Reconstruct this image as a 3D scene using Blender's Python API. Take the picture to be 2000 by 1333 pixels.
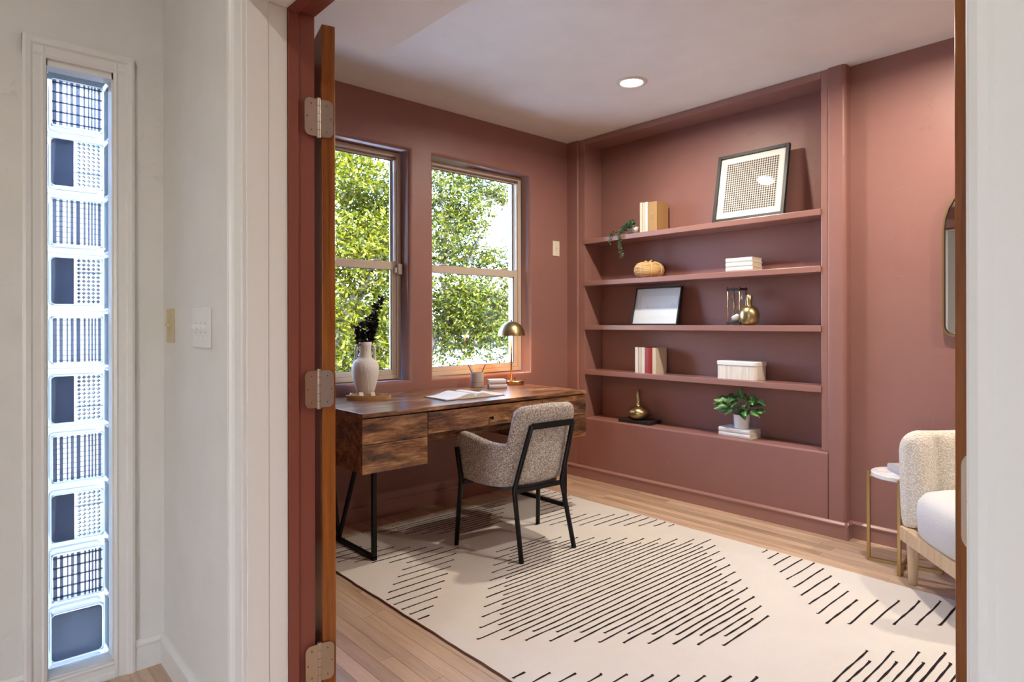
import bpy, bmesh, math, random
from math import sin, cos, pi, radians
from mathutils import Vector, Matrix
random.seed(7)
for o in list(bpy.data.objects): bpy.data.objects.remove(o)
S = bpy.context.scene
COL = S.collection

# ------------------------------------------------------------------ camera
YAW = radians(48.0935); CAMH = 1.18
cd = bpy.data.cameras.new('camera'); cam = bpy.data.objects.new('camera', cd); COL.objects.link(cam)
cd.sensor_width = 36; cd.lens = 36*1239.275/2000; cd.shift_y = -34.677/2000; cd.clip_start = .02; cd.clip_end = 500
cam.rotation_mode = 'XYZ'
cam.location = (0, 0, CAMH)
cam.matrix_world = Matrix.Translation((0, 0, CAMH)) @ Matrix.Rotation(YAW-pi/2, 4, 'Z') @ Matrix.Rotation(pi/2, 4, 'X') @ Matrix.Rotation(radians(-.098), 4, 'Z')
S.camera = cam

# ------------------------------------------------------------------ world, sun, exposure
SKY_STRENGTH = 3.8
SUN_STRENGTH = 5.0
W = bpy.data.worlds.new('sky'); S.world = W; W.use_nodes = True
wn = W.node_tree; wn.nodes.clear()
out = wn.nodes.new('ShaderNodeOutputWorld'); bg = wn.nodes.new('ShaderNodeBackground'); sk = wn.nodes.new('ShaderNodeTexSky')
sk.sky_type = 'NISHITA'; sk.sun_disc = False; sk.sun_elevation = radians(48); sk.sun_rotation = radians(215); sk.air_density = 1.0; sk.dust_density = 1.6; sk.ozone_density = 1.5
bg.inputs['Strength'].default_value = SKY_STRENGTH
tint = wn.nodes.new('ShaderNodeMix'); tint.data_type = 'RGBA'; tint.blend_type = 'MULTIPLY'; tint.inputs[0].default_value = 1; tint.inputs[7].default_value = (.94, .96, 1.05, 1)
wn.links.new(sk.outputs[0], tint.inputs[6]); wn.links.new(tint.outputs[2], bg.inputs['Color']); wn.links.new(bg.outputs[0], out.inputs['Surface'])
sl = bpy.data.lights.new('sun', 'SUN'); sl.energy = SUN_STRENGTH; sl.angle = radians(.6); sl.color = (1, .93, .80)
sun = bpy.data.objects.new('sun', sl); COL.objects.link(sun)
sun.rotation_euler = Vector((.62, .50, -.66)).to_track_quat('-Z', 'Y').to_euler()
vs = S.view_settings; vs.view_transform = 'Standard'; vs.look = 'None'; vs.exposure = 0.38; vs.gamma = 1; vs.use_curve_mapping = False

S.cycles.max_bounces = 7; S.cycles.glossy_bounces = 3; S.cycles.transmission_bounces = 4; S.cycles.transparent_max_bounces = 10; S.cycles.caustics_reflective = False; S.cycles.caustics_refractive = False; S.cycles.adaptive_threshold = .03

# ------------------------------------------------------------------ lamp helper (used by the fixtures below)
ROOM_W = 20.0; HALL_W = 8.5; WARM = (1, .89, .74)

# ------------------------------------------------------------------ materials
MATS = {}
def mat(name, col, rough=.5, metal=0, spec=.5, **kw):
    m = bpy.data.materials.new(name); m.use_nodes = True
    b = m.node_tree.nodes['Principled BSDF']
    b.inputs['Base Color'].default_value = (*col, 1); b.inputs['Roughness'].default_value = rough; b.inputs['Metallic'].default_value = metal
    b.inputs['Specular IOR Level'].default_value = spec
    for k, v in kw.items(): b.inputs[k.replace('_', ' ')].default_value = v
    MATS[name] = m; m['b'] = 1
    return m
def N(m, t, **kw):
    n = m.node_tree.nodes.new(t)
    for k, v in kw.items():
        if k in n.inputs: n.inputs[k].default_value = v
        else: setattr(n, k, v)
    return n
def LK(m, a, b): m.node_tree.links.new(a, b)
def BS(m): return m.node_tree.nodes['Principled BSDF']
def coords(m, scale=(1, 1, 1), obj=True, rand=0.0, src='Object'):
    tc = N(m, 'ShaderNodeTexCoord'); mp = N(m, 'ShaderNodeMapping')
    mp.inputs['Scale'].default_value = scale
    if rand:
        oi = N(m, 'ShaderNodeObjectInfo'); mu = N(m, 'ShaderNodeVectorMath', operation='SCALE')
        co = N(m, 'ShaderNodeCombineXYZ'); 
        for i in range(3): LK(m, oi.outputs['Random'], co.inputs[i])
        LK(m, co.outputs[0], mu.inputs[0]); mu.inputs['Scale'].default_value = rand
        LK(m, mu.outputs[0], mp.inputs['Location'])
    LK(m, tc.outputs[src], mp.inputs['Vector'])
    return mp.outputs[0]
def noise(m, vec, scale, detail=4, rough=.55, dist=0):
    n = N(m, 'ShaderNodeTexNoise'); n.inputs['Scale'].default_value = scale; n.inputs['Detail'].default_value = detail
    n.inputs['Roughness'].default_value = rough; n.inputs['Distortion'].default_value = dist
    LK(m, vec, n.inputs['Vector']); return n.outputs['Fac']
def ramp(m, fac, stops):
    r = N(m, 'ShaderNodeValToRGB'); e = r.color_ramp.elements
    while len(e) < len(stops): e.new(.5)
    for el, (p, c) in zip(e, stops): el.position = p; el.color = (*c, 1)
    LK(m, fac, r.inputs['Fac']); return r.outputs['Color']
def bump(m, h, strength=.3, dist=.01, prev=None):
    b = N(m, 'ShaderNodeBump'); b.inputs['Strength'].default_value = strength; b.inputs['Distance'].default_value = dist
    LK(m, h, b.inputs['Height'])
    if prev: LK(m, prev, b.inputs['Normal'])
    return b.outputs['Normal']
def mixc(m, fac, a, b, mode='MIX'):
    x = N(m, 'ShaderNodeMix', data_type='RGBA', blend_type=mode)
    if isinstance(fac, (int, float)): x.inputs[0].default_value = fac
    else: LK(m, fac, x.inputs[0])
    for i, v in ((6, a), (7, b)):
        if isinstance(v, tuple): x.inputs[i].default_value = (*v, 1)
        else: LK(m, v, x.inputs[i])
    return x.outputs[2]
def math_(m, op, a, b=None, clamp=False):
    x = N(m, 'ShaderNodeMath', operation=op); x.use_clamp = clamp
    for i, v in ((0, a), (1, b)):
        if v is None: continue
        if isinstance(v, (int, float)): x.inputs[i].default_value = v
        else: LK(m, v, x.inputs[i])
    return x.outputs[0]

def plaster(name, col, bs=.25, rough=.55, marks=.5):
    """painted skip-trowel plaster: soft undulation plus sparse trowel ridges"""
    m = mat(name, col, rough)
    v = coords(m)
    n1 = noise(m, v, 5, 3); n2 = noise(m, v, 55, 2)
    vd = coords(m, (1, 1, .8))
    nw = noise(m, vd, 15, 4, .6, 1.2)
    ridge = ramp(m, nw, [(.490, (0, 0, 0)), (.5, (1, 1, 1)), (.505, (0, 0, 0))])
    mask = ramp(m, noise(m, v, 7.5, 2), [(.56, (0, 0, 0)), (.66, (1, 1, 1))])
    rm = mixc(m, 1.0, ridge, mask, 'MULTIPLY')
    h = math_(m, 'ADD', math_(m, 'MULTIPLY', n1, .5), math_(m, 'MULTIPLY', n2, .06))
    nb = bump(m, h, bs, .02)
    nb = bump(m, rm, marks, .004, nb)
    LK(m, nb, BS(m).inputs['Normal'])
    c = mixc(m, n1, tuple(x*.93 for x in col), tuple(min(1, x*1.06) for x in col))
    LK(m, c, BS(m).inputs['Base Color'])
    return m
TERRA = (.292, .140, .118)
plaster('terracotta', TERRA, .22, .46, .42)
mat('terracotta_trim', (.320, .160, .134), .30, Coat_Weight=.7, Coat_Roughness=.22, Coat_IOR=1.6)
mat('terracotta_jamb', (.235, .066, .046), .38)
plaster('white_wall', (.80, .79, .76), .22, .6, .5)
plaster('ceiling_white', (.845, .855, .815), .14, .7, .35)
mat('white_trim', (.84, .835, .815), .32)
mat('vinyl', (.60, .505, .40), .42)
mat('vinyl_track', (.82, .82, .82), .4)
mat('black_metal', (.012, .012, .013), .38, .6)
mat('black_matte', (.016, .016, .018), .45)
mat('rubber_seal', (.03, .05, .06), .5)
mat('plate_ivory', (.78, .72, .58), .4)
mat('plate_old_ivory', (.62, .52, .30), .4)
mat('white_plastic', (.82, .81, .78), .4)
mat('dark_slot', (.05, .045, .04), .6)

def wood(name, c_dark, c_mid, c_light, scale=(1, 1, 1), rough=.4, grain=9, rand=3.0, bs=.08, coat=0.0, ring=2.2):
    m = mat(name, c_mid, rough, Coat_Weight=coat, Coat_Roughness=.12)
    v = coords(m, scale, rand=rand)
    n = noise(m, v, grain, 6, .62, .35)
    fine = noise(m, v, grain*9, 4, .6)
    big = noise(m, v, ring, 2, .5, .6)
    s = math_(m, 'ADD', math_(m, 'MULTIPLY', n, .62), math_(m, 'ADD', math_(m, 'MULTIPLY', fine, .22), math_(m, 'MULTIPLY', big, .26)))
    c = ramp(m, s, [(.36, c_dark), (.52, c_mid), (.70, c_light)])
    LK(m, c, BS(m).inputs['Base Color']); LK(m, bump(m, s, bs, .004), BS(m).inputs['Normal'])
    return m
def oak_plank():
    m = wood('oak_plank', (.40, .275, .185), (.56, .41, .29), (.68, .52, .38), (14, .9, 14), .36, 2.4, 40, .05, .15, .7)
    oi = N(m, 'ShaderNodeObjectInfo')
    t = ramp(m, oi.outputs['Random'], [(0, (.70, .66, .63)), (.35, (.98, .96, .95)), (.7, (1.10, 1.06, 1.02)), (1, (.82, .77, .72))])
    src = BS(m).inputs['Base Color'].links[0].from_socket
    LK(m, mixc(m, 1.0, src, t, 'MULTIPLY'), BS(m).inputs['Base Color'])
oak_plank()
wood('door_wood', (.13, .034, .006), (.27, .078, .011), (.38, .125, .018), (16, 16, .7), .26, 3.2, 3, .04, .4, .8)
wood('light_wood', (.50, .34, .19), (.62, .44, .26), (.70, .53, .34), (9, 9, 1.0), .45, 3, 3, .05)
wood('tray_wood', (.34, .19, .08), (.48, .29, .13), (.58, .38, .19), (1, 10, 10), .42, 4, 3, .05)

def rustic():
    m = mat('rustic_wood', (.2, .1, .05), .36)
    v = coords(m, (.8, 2.4, 3.2), rand=9)
    n = noise(m, v, 5.6, 9, .72, .45); f = noise(m, coords(m, (1.6, 12, 22), rand=9), 6, 6, .65, .5)
    s = math_(m, 'ADD', math_(m, 'MULTIPLY', n, .72), math_(m, 'MULTIPLY', f, .30))
    c = ramp(m, s, [(.40, (.026, .012, .007)), (.475, (.125, .052, .022)), (.55, (.27, .125, .050)), (.64, (.52, .31, .15))])
    vo = N(m, 'ShaderNodeTexVoronoi'); vo.inputs['Scale'].default_value = 3.4; LK(m, coords(m, (1, 1.6, 1.6), rand=5), vo.inputs['Vector'])
    kn = ramp(m, vo.outputs['Distance'], [(.03, (.10, .10, .10)), (.085, (1, 1, 1))])
    c = mixc(m, 1.0, c, kn, 'MULTIPLY')
    LK(m, c, BS(m).inputs['Base Color']); LK(m, bump(m, s, .12, .004), BS(m).inputs['Normal'])
    BS(m).inputs['Coat Weight'].default_value = .35; BS(m).inputs['Coat Roughness'].default_value = .16
    r = math_(m, 'ADD', math_(m, 'MULTIPLY', n, .25), .20); LK(m, r, BS(m).inputs['Roughness'])
rustic()

def boucle(name, c1, c2, c3, scale=150):
    m = mat(name, c1, .95, spec=.15)
    v = coords(m)
    vo = N(m, 'ShaderNodeTexVoronoi'); vo.inputs['Scale'].default_value = scale; LK(m, v, vo.inputs['Vector'])
    n = noise(m, v, scale*.62, 3, .6, 1.2)
    s = math_(m, 'ADD', math_(m, 'MULTIPLY', vo.outputs['Distance'], .55), math_(m, 'MULTIPLY', n, .62))
    LK(m, ramp(m, s, [(.36, c3), (.52, c1), (.66, c2)]), BS(m).inputs['Base Color'])
    LK(m, bump(m, s, .9, .006), BS(m).inputs['Normal'])
boucle('boucle_grey', (.62, .57, .525), (.30, .255, .22), (.86, .82, .77), 195)
boucle('boucle_cream', (.80, .745, .655), (.66, .595, .50), (.86, .82, .75), 150)
def cloth(name, col, sc=500, bs=.35):
    m = mat(name, col, .92, spec=.2); v = coords(m); n = noise(m, v, sc, 2)
    LK(m, bump(m, n, bs, .003), BS(m).inputs['Normal'])
    n2 = noise(m, v, 6, 3)
    LK(m, mixc(m, n2, tuple(x*.94 for x in col), tuple(min(1, x*1.05) for x in col)), BS(m).inputs['Base Color'])
cloth('seat_white', (.66, .645, .62), 200, .6)
cloth('rug_cream', (.745, .70, .64), 330, .6)
cloth('rug_black', (.018, .014, .016), 400, .6)
mat('rug_binding', (.13, .055, .025), .9)
mat('rug_tag', (.45, .07, .02), .8)
mat('brass', (.62, .42, .17), .26, 1.0, Anisotropic=.5)
mat('brass_dull', (.50, .36, .16), .38, 1.0)
mat('nickel', (.60, .53, .45), .30, 1.0)
def brushed(name, col, rough):
    m = mat(name, col, rough, 1.0)
    n = noise(m, coords(m, (60, 60, 1.2)), 4, 3)
    LK(m, math_(m, 'ADD', math_(m, 'MULTIPLY', n, .22), rough-.1), BS(m).inputs['Roughness'])
brushed('brass_brushed', (.40, .315, .165), .34)
mat('shade_inner', (.80, .42, .08), .5)
mat('ceramic_white', (.80, .79, .77), .42)
m = mat('vase_white', (.78, .77, .75), .8); LK(m, bump(m, noise(m, coords(m, (1, 1, .45)), 85, 4), .8, .006), BS(m).inputs['Normal'])
mat('stoneware', (.50, .46, .40), .7)
mat('pencil_dark', (.16, .10, .07), .5)
mat('pencil_light', (.70, .66, .60), .5)
mat('paper', (.78, .76, .71), .8)
mat('paper_cream', (.74, .66, .50), .8)
mat('cover_white', (.80, .78, .74), .55)
mat('cover_cream', (.68, .59, .44), .6)
mat('cover_tan', (.40, .235, .095), .6)
mat('cover_tan_ink', (.36, .21, .08), .7)
mat('cover_red', (.32, .022, .018), .45)
mat('cover_grey', (.42, .40, .42), .55)
mat('cover_lilac', (.70, .64, .68), .45)
mat('cover_brown', (.16, .10, .07), .6)
mat('mirror_glass', (.86, .86, .86), .015, 1.0)
mat('sand_white', (.82, .80, .77), .9)
def thin_glass(name, tint=(1, 1, 1), gl=.08):
    m = bpy.data.materials.new(name); m.use_nodes = True; t = m.node_tree; t.nodes.clear(); MATS[name] = m
    o = N(m, 'ShaderNodeOutputMaterial'); tr = N(m, 'ShaderNodeBsdfTransparent'); g = N(m, 'ShaderNodeBsdfGlossy'); mx = N(m, 'ShaderNodeMixShader'); fr = N(m, 'ShaderNodeFresnel')
    tr.inputs[0].default_value = (*tint, 1); g.inputs['Roughness'].default_value = .02; fr.inputs['IOR'].default_value = 1.35
    LK(m, math_(m, 'MULTIPLY', fr.outputs[0], 1.0 if gl < .2 else .45), mx.inputs[0]); LK(m, tr.outputs[0], mx.inputs[1]); LK(m, g.outputs[0], mx.inputs[2]); LK(m, mx.outputs[0], o.inputs[0])
thin_glass('pane_glass', (.97, .98, .98)); thin_glass('bulb_glass', (.99, .99, .99), .4)
def block_glass(name, tint, trans_w, rough=.12, transp=(1, 1, 1), tw=.35):
    """moulded glass: light passes partly straight, partly scattered, with a glossy skin"""
    m = bpy.data.materials.new(name); m.use_nodes = True; t = m.node_tree; t.nodes.clear(); MATS[name] = m
    o = N(m, 'ShaderNodeOutputMaterial'); tl = N(m, 'ShaderNodeBsdfTranslucent'); tp = N(m, 'ShaderNodeBsdfTransparent'); g = N(m, 'ShaderNodeBsdfGlossy')
    m1 = N(m, 'ShaderNodeMixShader'); m2 = N(m, 'ShaderNodeMixShader'); fr = N(m, 'ShaderNodeFresnel'); fr.inputs['IOR'].default_value = 1.45
    tl.inputs[0].default_value = (*tint, 1); tp.inputs[0].default_value = (*transp, 1); g.inputs['Roughness'].default_value = rough
    m1.inputs[0].default_value = tw
    LK(m, tl.outputs[0], m1.inputs[1]); LK(m, tp.outputs[0], m1.inputs[2])
    LK(m, fr.outputs[0], m2.inputs[0]); LK(m, m1.outputs[0], m2.inputs[1]); LK(m, g.outputs[0], m2.inputs[2]); LK(m, m2.outputs[0], o.inputs[0])
    return m
block_glass('block_edge', (.90, .97, 1.0), .8, .1, (.86, .95, 1.0), .55)
block_glass('block_clear', (.92, .97, 1.0), .8, .08, (.92, .97, 1.0), .6)
block_glass('block_rib', (.30, .34, .40), .3, .08, (.52, .56, .64), .5)
block_glass('block_dark_view', (.20, .225, .275), .3, .06, (.36, .40, .48), .45)  # dark tint stands in for the dark view outside through clear glass
def leafmat(name, stops, tl=.45):
    m = bpy.data.materials.new(name); m.use_nodes = True; t = m.node_tree; t.nodes.clear(); MATS[name] = m
    o = N(m, 'ShaderNodeOutputMaterial'); d = N(m, 'ShaderNodeBsdfPrincipled'); tr = N(m, 'ShaderNodeBsdfTranslucent'); mx = N(m, 'ShaderNodeMixShader'); ge = N(m, 'ShaderNodeNewGeometry')
    d.inputs['Roughness'].default_value = .5
    c = ramp(m, ge.outputs['Random Per Island'], stops)
    LK(m, c, d.inputs['Base Color']); LK(m, c, tr.inputs[0]); mx.inputs[0].default_value = tl
    LK(m, d.outputs[0], mx.inputs[1]); LK(m, tr.outputs[0], mx.inputs[2]); LK(m, mx.outputs[0], o.inputs[0])
leafmat('leaf_sunny', [(0, (.022, .036, .003)), (.35, (.090, .115, .004)), (.7, (.20, .205, .006)), (1, (.33, .285, .012))])
leafmat('leaf_green', [(0, (.008, .020, .003)), (.35, (.046, .072, .004)), (.7, (.140, .155, .006)), (1, (.27, .24, .012))])
leafmat('leaf_hedge', [(0, (.02, .035, .01)), (.5, (.06, .08, .02)), (1, (.14, .145, .035))], .3)
leafmat('leaf_black', [(0, (.004, .004, .005)), (1, (.014, .013, .016))], .05)
leafmat('leaf_string', [(0, (.03, .075, .04)), (.6, (.09, .16, .09)), (1, (.28, .36, .22))], .15)
def bark():
    m = mat('bark', (.30, .25, .21), .9); n = noise(m, coords(m, (3, 3, 1)), 5, 5, .6, .6)
    LK(m, ramp(m, n, [(.35, (.10, .08, .07)), (.6, (.42, .36, .31))]), BS(m).inputs['Base Color']); LK(m, bump(m, n, .5, .02), BS(m).inputs['Normal'])
bark()
def houseleaf():
    m = mat('pothos_leaf', (.06, .22, .05), .32)
    tc = N(m, 'ShaderNodeTexCoord'); sp = N(m, 'ShaderNodeSeparateXYZ'); LK(m, tc.outputs['Object'], sp.inputs[0])
    ax = math_(m, 'ABSOLUTE', sp.outputs['X']); oi = N(m, 'ShaderNodeObjectInfo')
    stripe = ramp(m, math_(m, 'ADD', math_(m, 'MULTIPLY', ax, 38), math_(m, 'MULTIPLY', noise(m, coords(m, (1, 1, 1), rand=4), 60, 3), .5)), [(.28, (.42, .62, .26)), (.45, (.085, .27, .06)), (.95, (.035, .13, .035))])
    LK(m, mixc(m, ramp(m, oi.outputs['Random'], [(.45, (0, 0, 0)), (.75, (.75, .75, .75))]), stripe, (.02, .06, .022)), BS(m).inputs['Base Color'])
houseleaf()
def raffia():
    m = mat('raffia', (.62, .40, .18), .75)
    v = coords(m, (2, 2, 26)); n = noise(m, v, 5, 4, .6, .4)
    LK(m, ramp(m, n, [(.35, (.30, .16, .05)), (.5, (.60, .37, .15)), (.7, (.76, .55, .29))]), BS(m).inputs['Base Color']); LK(m, bump(m, n, .7, .01), BS(m).inputs['Normal'])
raffia()
mat('raffia_cord', (.70, .50, .26), .7)
def boxwood():
    m = mat('linen_board', (.76, .70, .60), .7); n = noise(m, coords(m, (30, 30, 1.5)), 3, 4)
    LK(m, ramp(m, n, [(.35, (.66, .585, .475)), (.6, (.80, .755, .675))]), BS(m).inputs['Base Color'])
boxwood()
def art_pattern():
    """dense black and white interlaced lattice print"""
    m = mat('print_lattice', (.5, .5, .5), .85, Coat_Weight=1.0, Coat_Roughness=.02)
    tc = N(m, 'ShaderNodeTexCoord'); mp = N(m, 'ShaderNodeMapping'); mp.inputs['Rotation'].default_value = (0, 0, radians(45)); LK(m, tc.outputs['Object'], mp.inputs[0])
    sp = N(m, 'ShaderNodeSeparateXYZ'); LK(m, mp.outputs[0], sp.inputs[0])
    K = 2*pi/.021
    def tri(s, k): return math_(m, 'SINE', math_(m, 'MULTIPLY', s, k))
    a = tri(sp.outputs['X'], K); b = tri(sp.outputs['Y'], K); c = tri(math_(m, 'ADD', sp.outputs['X'], sp.outputs['Y']), K*.5)
    s = math_(m, 'ADD', math_(m, 'MULTIPLY', a, b), math_(m, 'MULTIPLY', math_(m, 'MULTIPLY', tri(sp.outputs['X'], K*2), tri(sp.outputs['Y'], K*2)), .5))
    r = ramp(m, math_(m, 'ADD', math_(m, 'MULTIPLY', s, .5), .5), [(.40, (.03, .03, .03)), (.56, (.62, .58, .52))])
    LK(m, r, BS(m).inputs['Base Color'])
art_pattern()
mat('mat_board', (.80, .77, .71), .85, Coat_Weight=1.0, Coat_Roughness=.02)
mat('mat_pale_reflection', (.72, .79, .83), .85, Coat_Weight=1.0, Coat_Roughness=.02)  # pale blue carries the window's reflection, painted into the mat colour
def art_hill():
    m = mat('print_hills', (.7, .75, .8), .85, Coat_Weight=1.0, Coat_Roughness=.02)
    tc = N(m, 'ShaderNodeTexCoord'); sp = N(m, 'ShaderNodeSeparateXYZ'); LK(m, tc.outputs['Object'], sp.inputs[0])
    n = noise(m, coords(m, (9, 0, 0)), 1.4, 4, .55)
    h = math_(m, 'SUBTRACT', sp.outputs['Y'], math_(m, 'MULTIPLY', math_(m, 'SUBTRACT', n, .45), .18))
    LK(m, ramp(m, math_(m, 'ADD', math_(m, 'MULTIPLY', h, 6), .5), [(.30, (.74, .81, .87)), (.46, (.79, .85, .89)), (.48, (.86, .90, .92)), (1, (.83, .88, .91))]), BS(m).inputs['Base Color'])  # hills kept extra pale and blue, window reflection painted in
art_hill()
mat('bounce_grey', (.32, .32, .315), .9)  # grey of the added bounce wall outside the hall window
mat('ground_pale', (.45, .44, .42), .95)
mat('house_white', (.55, .545, .54), .8)
mat('house_glass', (.05, .06, .08), .1)
mat('roof_grey', (.25, .24, .25), .8)
mat('pole_grey', (.36, .42, .48), .6)
m = mat('lamp_glow', (1, 1, 1), .5); BS(m).inputs['Emission Color'].default_value = (1, .88, .70, 1); BS(m).inputs['Emission Strength'].default_value = 9
m = mat('bulb_glow', (1, .9, .7), .5); BS(m).inputs['Emission Color'].default_value = (1, .62, .22, 1); BS(m).inputs['Emission Strength'].default_value = 12

# ------------------------------------------------------------------ mesh helpers
def M(n): return MATS[n]
def obj(name, bm, material, parent=None, smooth=False, bevel=0, seg=2, loc=None, sub=0, kind=None):
    me = bpy.data.meshes.new(name)
    bmesh.ops.recalc_face_normals(bm, faces=bm.faces); bm.to_mesh(me); bm.free()
    mats = material if isinstance(material, (list, tuple)) else [material]
    for x in mats: me.materials.append(M(x))
    if smooth: me.shade_smooth()
    o = bpy.data.objects.new(name, me); COL.objects.link(o)
    if parent: o.parent = parent
    if loc: o.location = loc
    if bevel:
        b = o.modifiers.new('bevel', 'BEVEL'); b.width = bevel; b.segments = seg; b.limit_method = 'ANGLE'; b.angle_limit = radians(40); b.harden_normals = False
    if sub:
        s = o.modifiers.new('sub', 'SUBSURF'); s.levels = sub; s.render_levels = sub
    if kind: o['kind'] = kind
    return o
def tag(o, label, cat, group=None, kind=None):
    o['label'] = label; o['category'] = cat
    if group: o['group'] = group
    if kind: o['kind'] = kind
    return o
def struct(name, bm, material, label=None, cat=None, **kw):
    o = obj(name, bm, material, **kw); o['kind'] = 'structure'
    if label: o['label'] = label; o['category'] = cat
    return o
def thing(name, label, cat, loc=(0, 0, 0), rz=0, group=None, kind=None):
    o = bpy.data.objects.new(name, None); COL.objects.link(o); o.location = loc; o.rotation_euler = (0, 0, rz); o.empty_display_size = .05
    return tag(o, label, cat, group, kind)
def B(): return bmesh.new()
def box(bm, x0, x1, y0, y1, z0, z1, mx=None, mi=0):
    vs_ = [bm.verts.new((x, y, z)) for x in (x0, x1) for y in (y0, y1) for z in (z0, z1)]
    if mx:
        for v in vs_: v.co = mx @ v.co
    for f in ((0, 1, 3, 2), (4, 6, 7, 5), (0, 4, 5, 1), (2, 3, 7, 6), (0, 2, 6, 4), (1, 5, 7, 3)):
        bm.faces.new([vs_[i] for i in f]).material_index = mi
    return bm
def bxm(*a, **k): return box(B(), *a, **k)
def tube(bm, pts, rad, seg=8, cap=True):
    pts = [Vector(p) for p in pts]; n = len(pts)
    rads = rad if isinstance(rad, (list, tuple)) else [rad]*n
    rings = []; up = None
    for i, p in enumerate(pts):
        d = (pts[min(i+1, n-1)]-pts[max(i-1, 0)]).normalized()
        if up is None: up = d.orthogonal().normalized()
        up = (up - d*up.dot(d)).normalized(); s = d.cross(up)
        rings.append([bm.verts.new(p + (up*cos(2*pi*k/seg) + s*sin(2*pi*k/seg))*rads[i]) for k in range(seg)])
    for a, b in zip(rings, rings[1:]):
        for k in range(seg): bm.faces.new((a[k], a[(k+1) % seg], b[(k+1) % seg], b[k]))
    if cap: bm.faces.new(rings[0][::-1]); bm.faces.new(rings[-1])
    return bm
def bar(bm, pts, w, h=None):
    """square-section bar along a path"""
    h = h or w; pts = [Vector(p) for p in pts]; n = len(pts); rings = []
    for i, p in enumerate(pts):
        d = (pts[min(i+1, n-1)]-pts[max(i-1, 0)]).normalized()
        ref = Vector((0, 0, 1)) if abs(d.z) < .8 else Vector((0, 1, 0))
        s = d.cross(ref).normalized(); u = s.cross(d).normalized()
        rings.append([bm.verts.new(p + s*a*w/2 + u*b*h/2) for a, b in ((-1, -1), (1, -1), (1, 1), (-1, 1))])
    for a, b in zip(rings, rings[1:]):
        for k in range(4): bm.faces.new((a[k], a[(k+1) % 4], b[(k+1) % 4], b[k]))
    bm.faces.new(rings[0][::-1]); bm.faces.new(rings[-1]); return bm
def lathe(bm, prof, c=(0, 0, 0), seg=32, cap0=True, cap1=True, fn=None):
    rings = []
    for r, z in prof:
        rg = []
        for k in range(seg):
            a = 2*pi*k/seg; rr = r*(fn(a, z) if fn else 1)
            rg.append(bm.verts.new((c[0]+rr*cos(a), c[1]+rr*sin(a), c[2]+z)))
        rings.append(rg)
    for a, b in zip(rings, rings[1:]):
        for k in range(seg): bm.faces.new((a[k], a[(k+1) % seg], b[(k+1) % seg], b[k]))
    if cap0: bm.faces.new(rings[0][::-1])
    if cap1: bm.faces.new(rings[-1])
    return bm
def prism(bm, poly, axis, a, b):
    """extrude a 2-D outline along an axis: axis 'x' takes (y,z), 'y' takes (x,z), 'z' takes (x,y)"""
    def P(p, t): return {'x': (t, p[0], p[1]), 'y': (p[0], t, p[1]), 'z': (p[0], p[1], t)}[axis]
    A = [bm.verts.new(P(p, a)) for p in poly]; C = [bm.verts.new(P(p, b)) for p in poly]; n = len(poly)
    bm.faces.new(A[::-1]); bm.faces.new(C)
    for i in range(n): bm.faces.new((A[i], A[(i+1) % n], C[(i+1) % n], C[i]))
    return bm
def rrect(x0, x1, y0, y1, r, n=6, rs=None):
    o = []; rs = rs or (r,)*4
    for (cx, cy, a0, rr) in ((x1, y1, 0, rs[0]), (x0, y1, 90, rs[1]), (x0, y0, 180, rs[2]), (x1, y0, 270, rs[3])):
        sx = -1 if cx == x1 else 1; sy = -1 if cy == y1 else 1
        for k in range(n+1):
            a = radians(a0+90*k/n); o.append((cx+sx*rr+rr*cos(a), cy+sy*rr+rr*sin(a)))
    return o
def moulding(bm, prof, path_axis, a, b): return prism(bm, prof, path_axis, a, b)
def wall_with_holes(xs, zs, holes, plane, depth_to, axis='y', bev=.02, segs=4, outward=1):
    """a wall face on a grid, with the hole rims turned back as rounded reveals. coords (u,z) on the plane"""
    bm = B(); V = {}
    def P(u, z, t): return (u, t, z) if axis == 'y' else (t, u, z)
    def v(i, j):
        if (i, j) not in V: V[i, j] = bm.verts.new(P(xs[i], zs[j], plane))
        return V[i, j]
    for i in range(len(xs)-1):
        for j in range(len(zs)-1):
            if (i, j) in holes: continue
            bm.faces.new((v(i, j), v(i+1, j), v(i+1, j+1), v(i, j+1)))
    bm.edges.ensure_lookup_table()
    rim = []
    umin, umax, zmin, zmax = xs[0], xs[-1], zs[0], zs[-1]
    for e in [e for e in bm.edges if e.is_boundary]:
        mid = (e.verts[0].co+e.verts[1].co)/2; u = mid.x if axis == 'y' else mid.y
        if min(abs(u-umin), abs(u-umax), abs(mid.z-zmin), abs(mid.z-zmax)) < 1e-5: continue
        rim.append(e)
    r = bmesh.ops.extrude_edge_only(bm, edges=rim)
    for g in r['geom']:
        if isinstance(g, bmesh.types.BMVert):
            if axis == 'y': g.co.y = depth_to
            else: g.co.x = depth_to
    rim = [e for e in rim if e.is_valid]
    bmesh.ops.bevel(bm, geom=rim, offset=bev, segments=segs, affect='EDGES', profile=.5)
    return bm

# ------------------------------------------------------------------ dimensions
HX, RX = .576, .757                 # hall face and room face of the doorway wall
YJ, YR, HEAD = 1.650, .128, 2.015   # left jamb, right jamb, head of the opening
YW = 3.417                          # window wall
CEIL = 2.59
XF, XW, XB = 3.65, 3.72, 3.875      # bookcase front, true wall, niche back
YE = -.95                           # unseen end wall of the room
HY = 2.47                           # hall window wall

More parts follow.
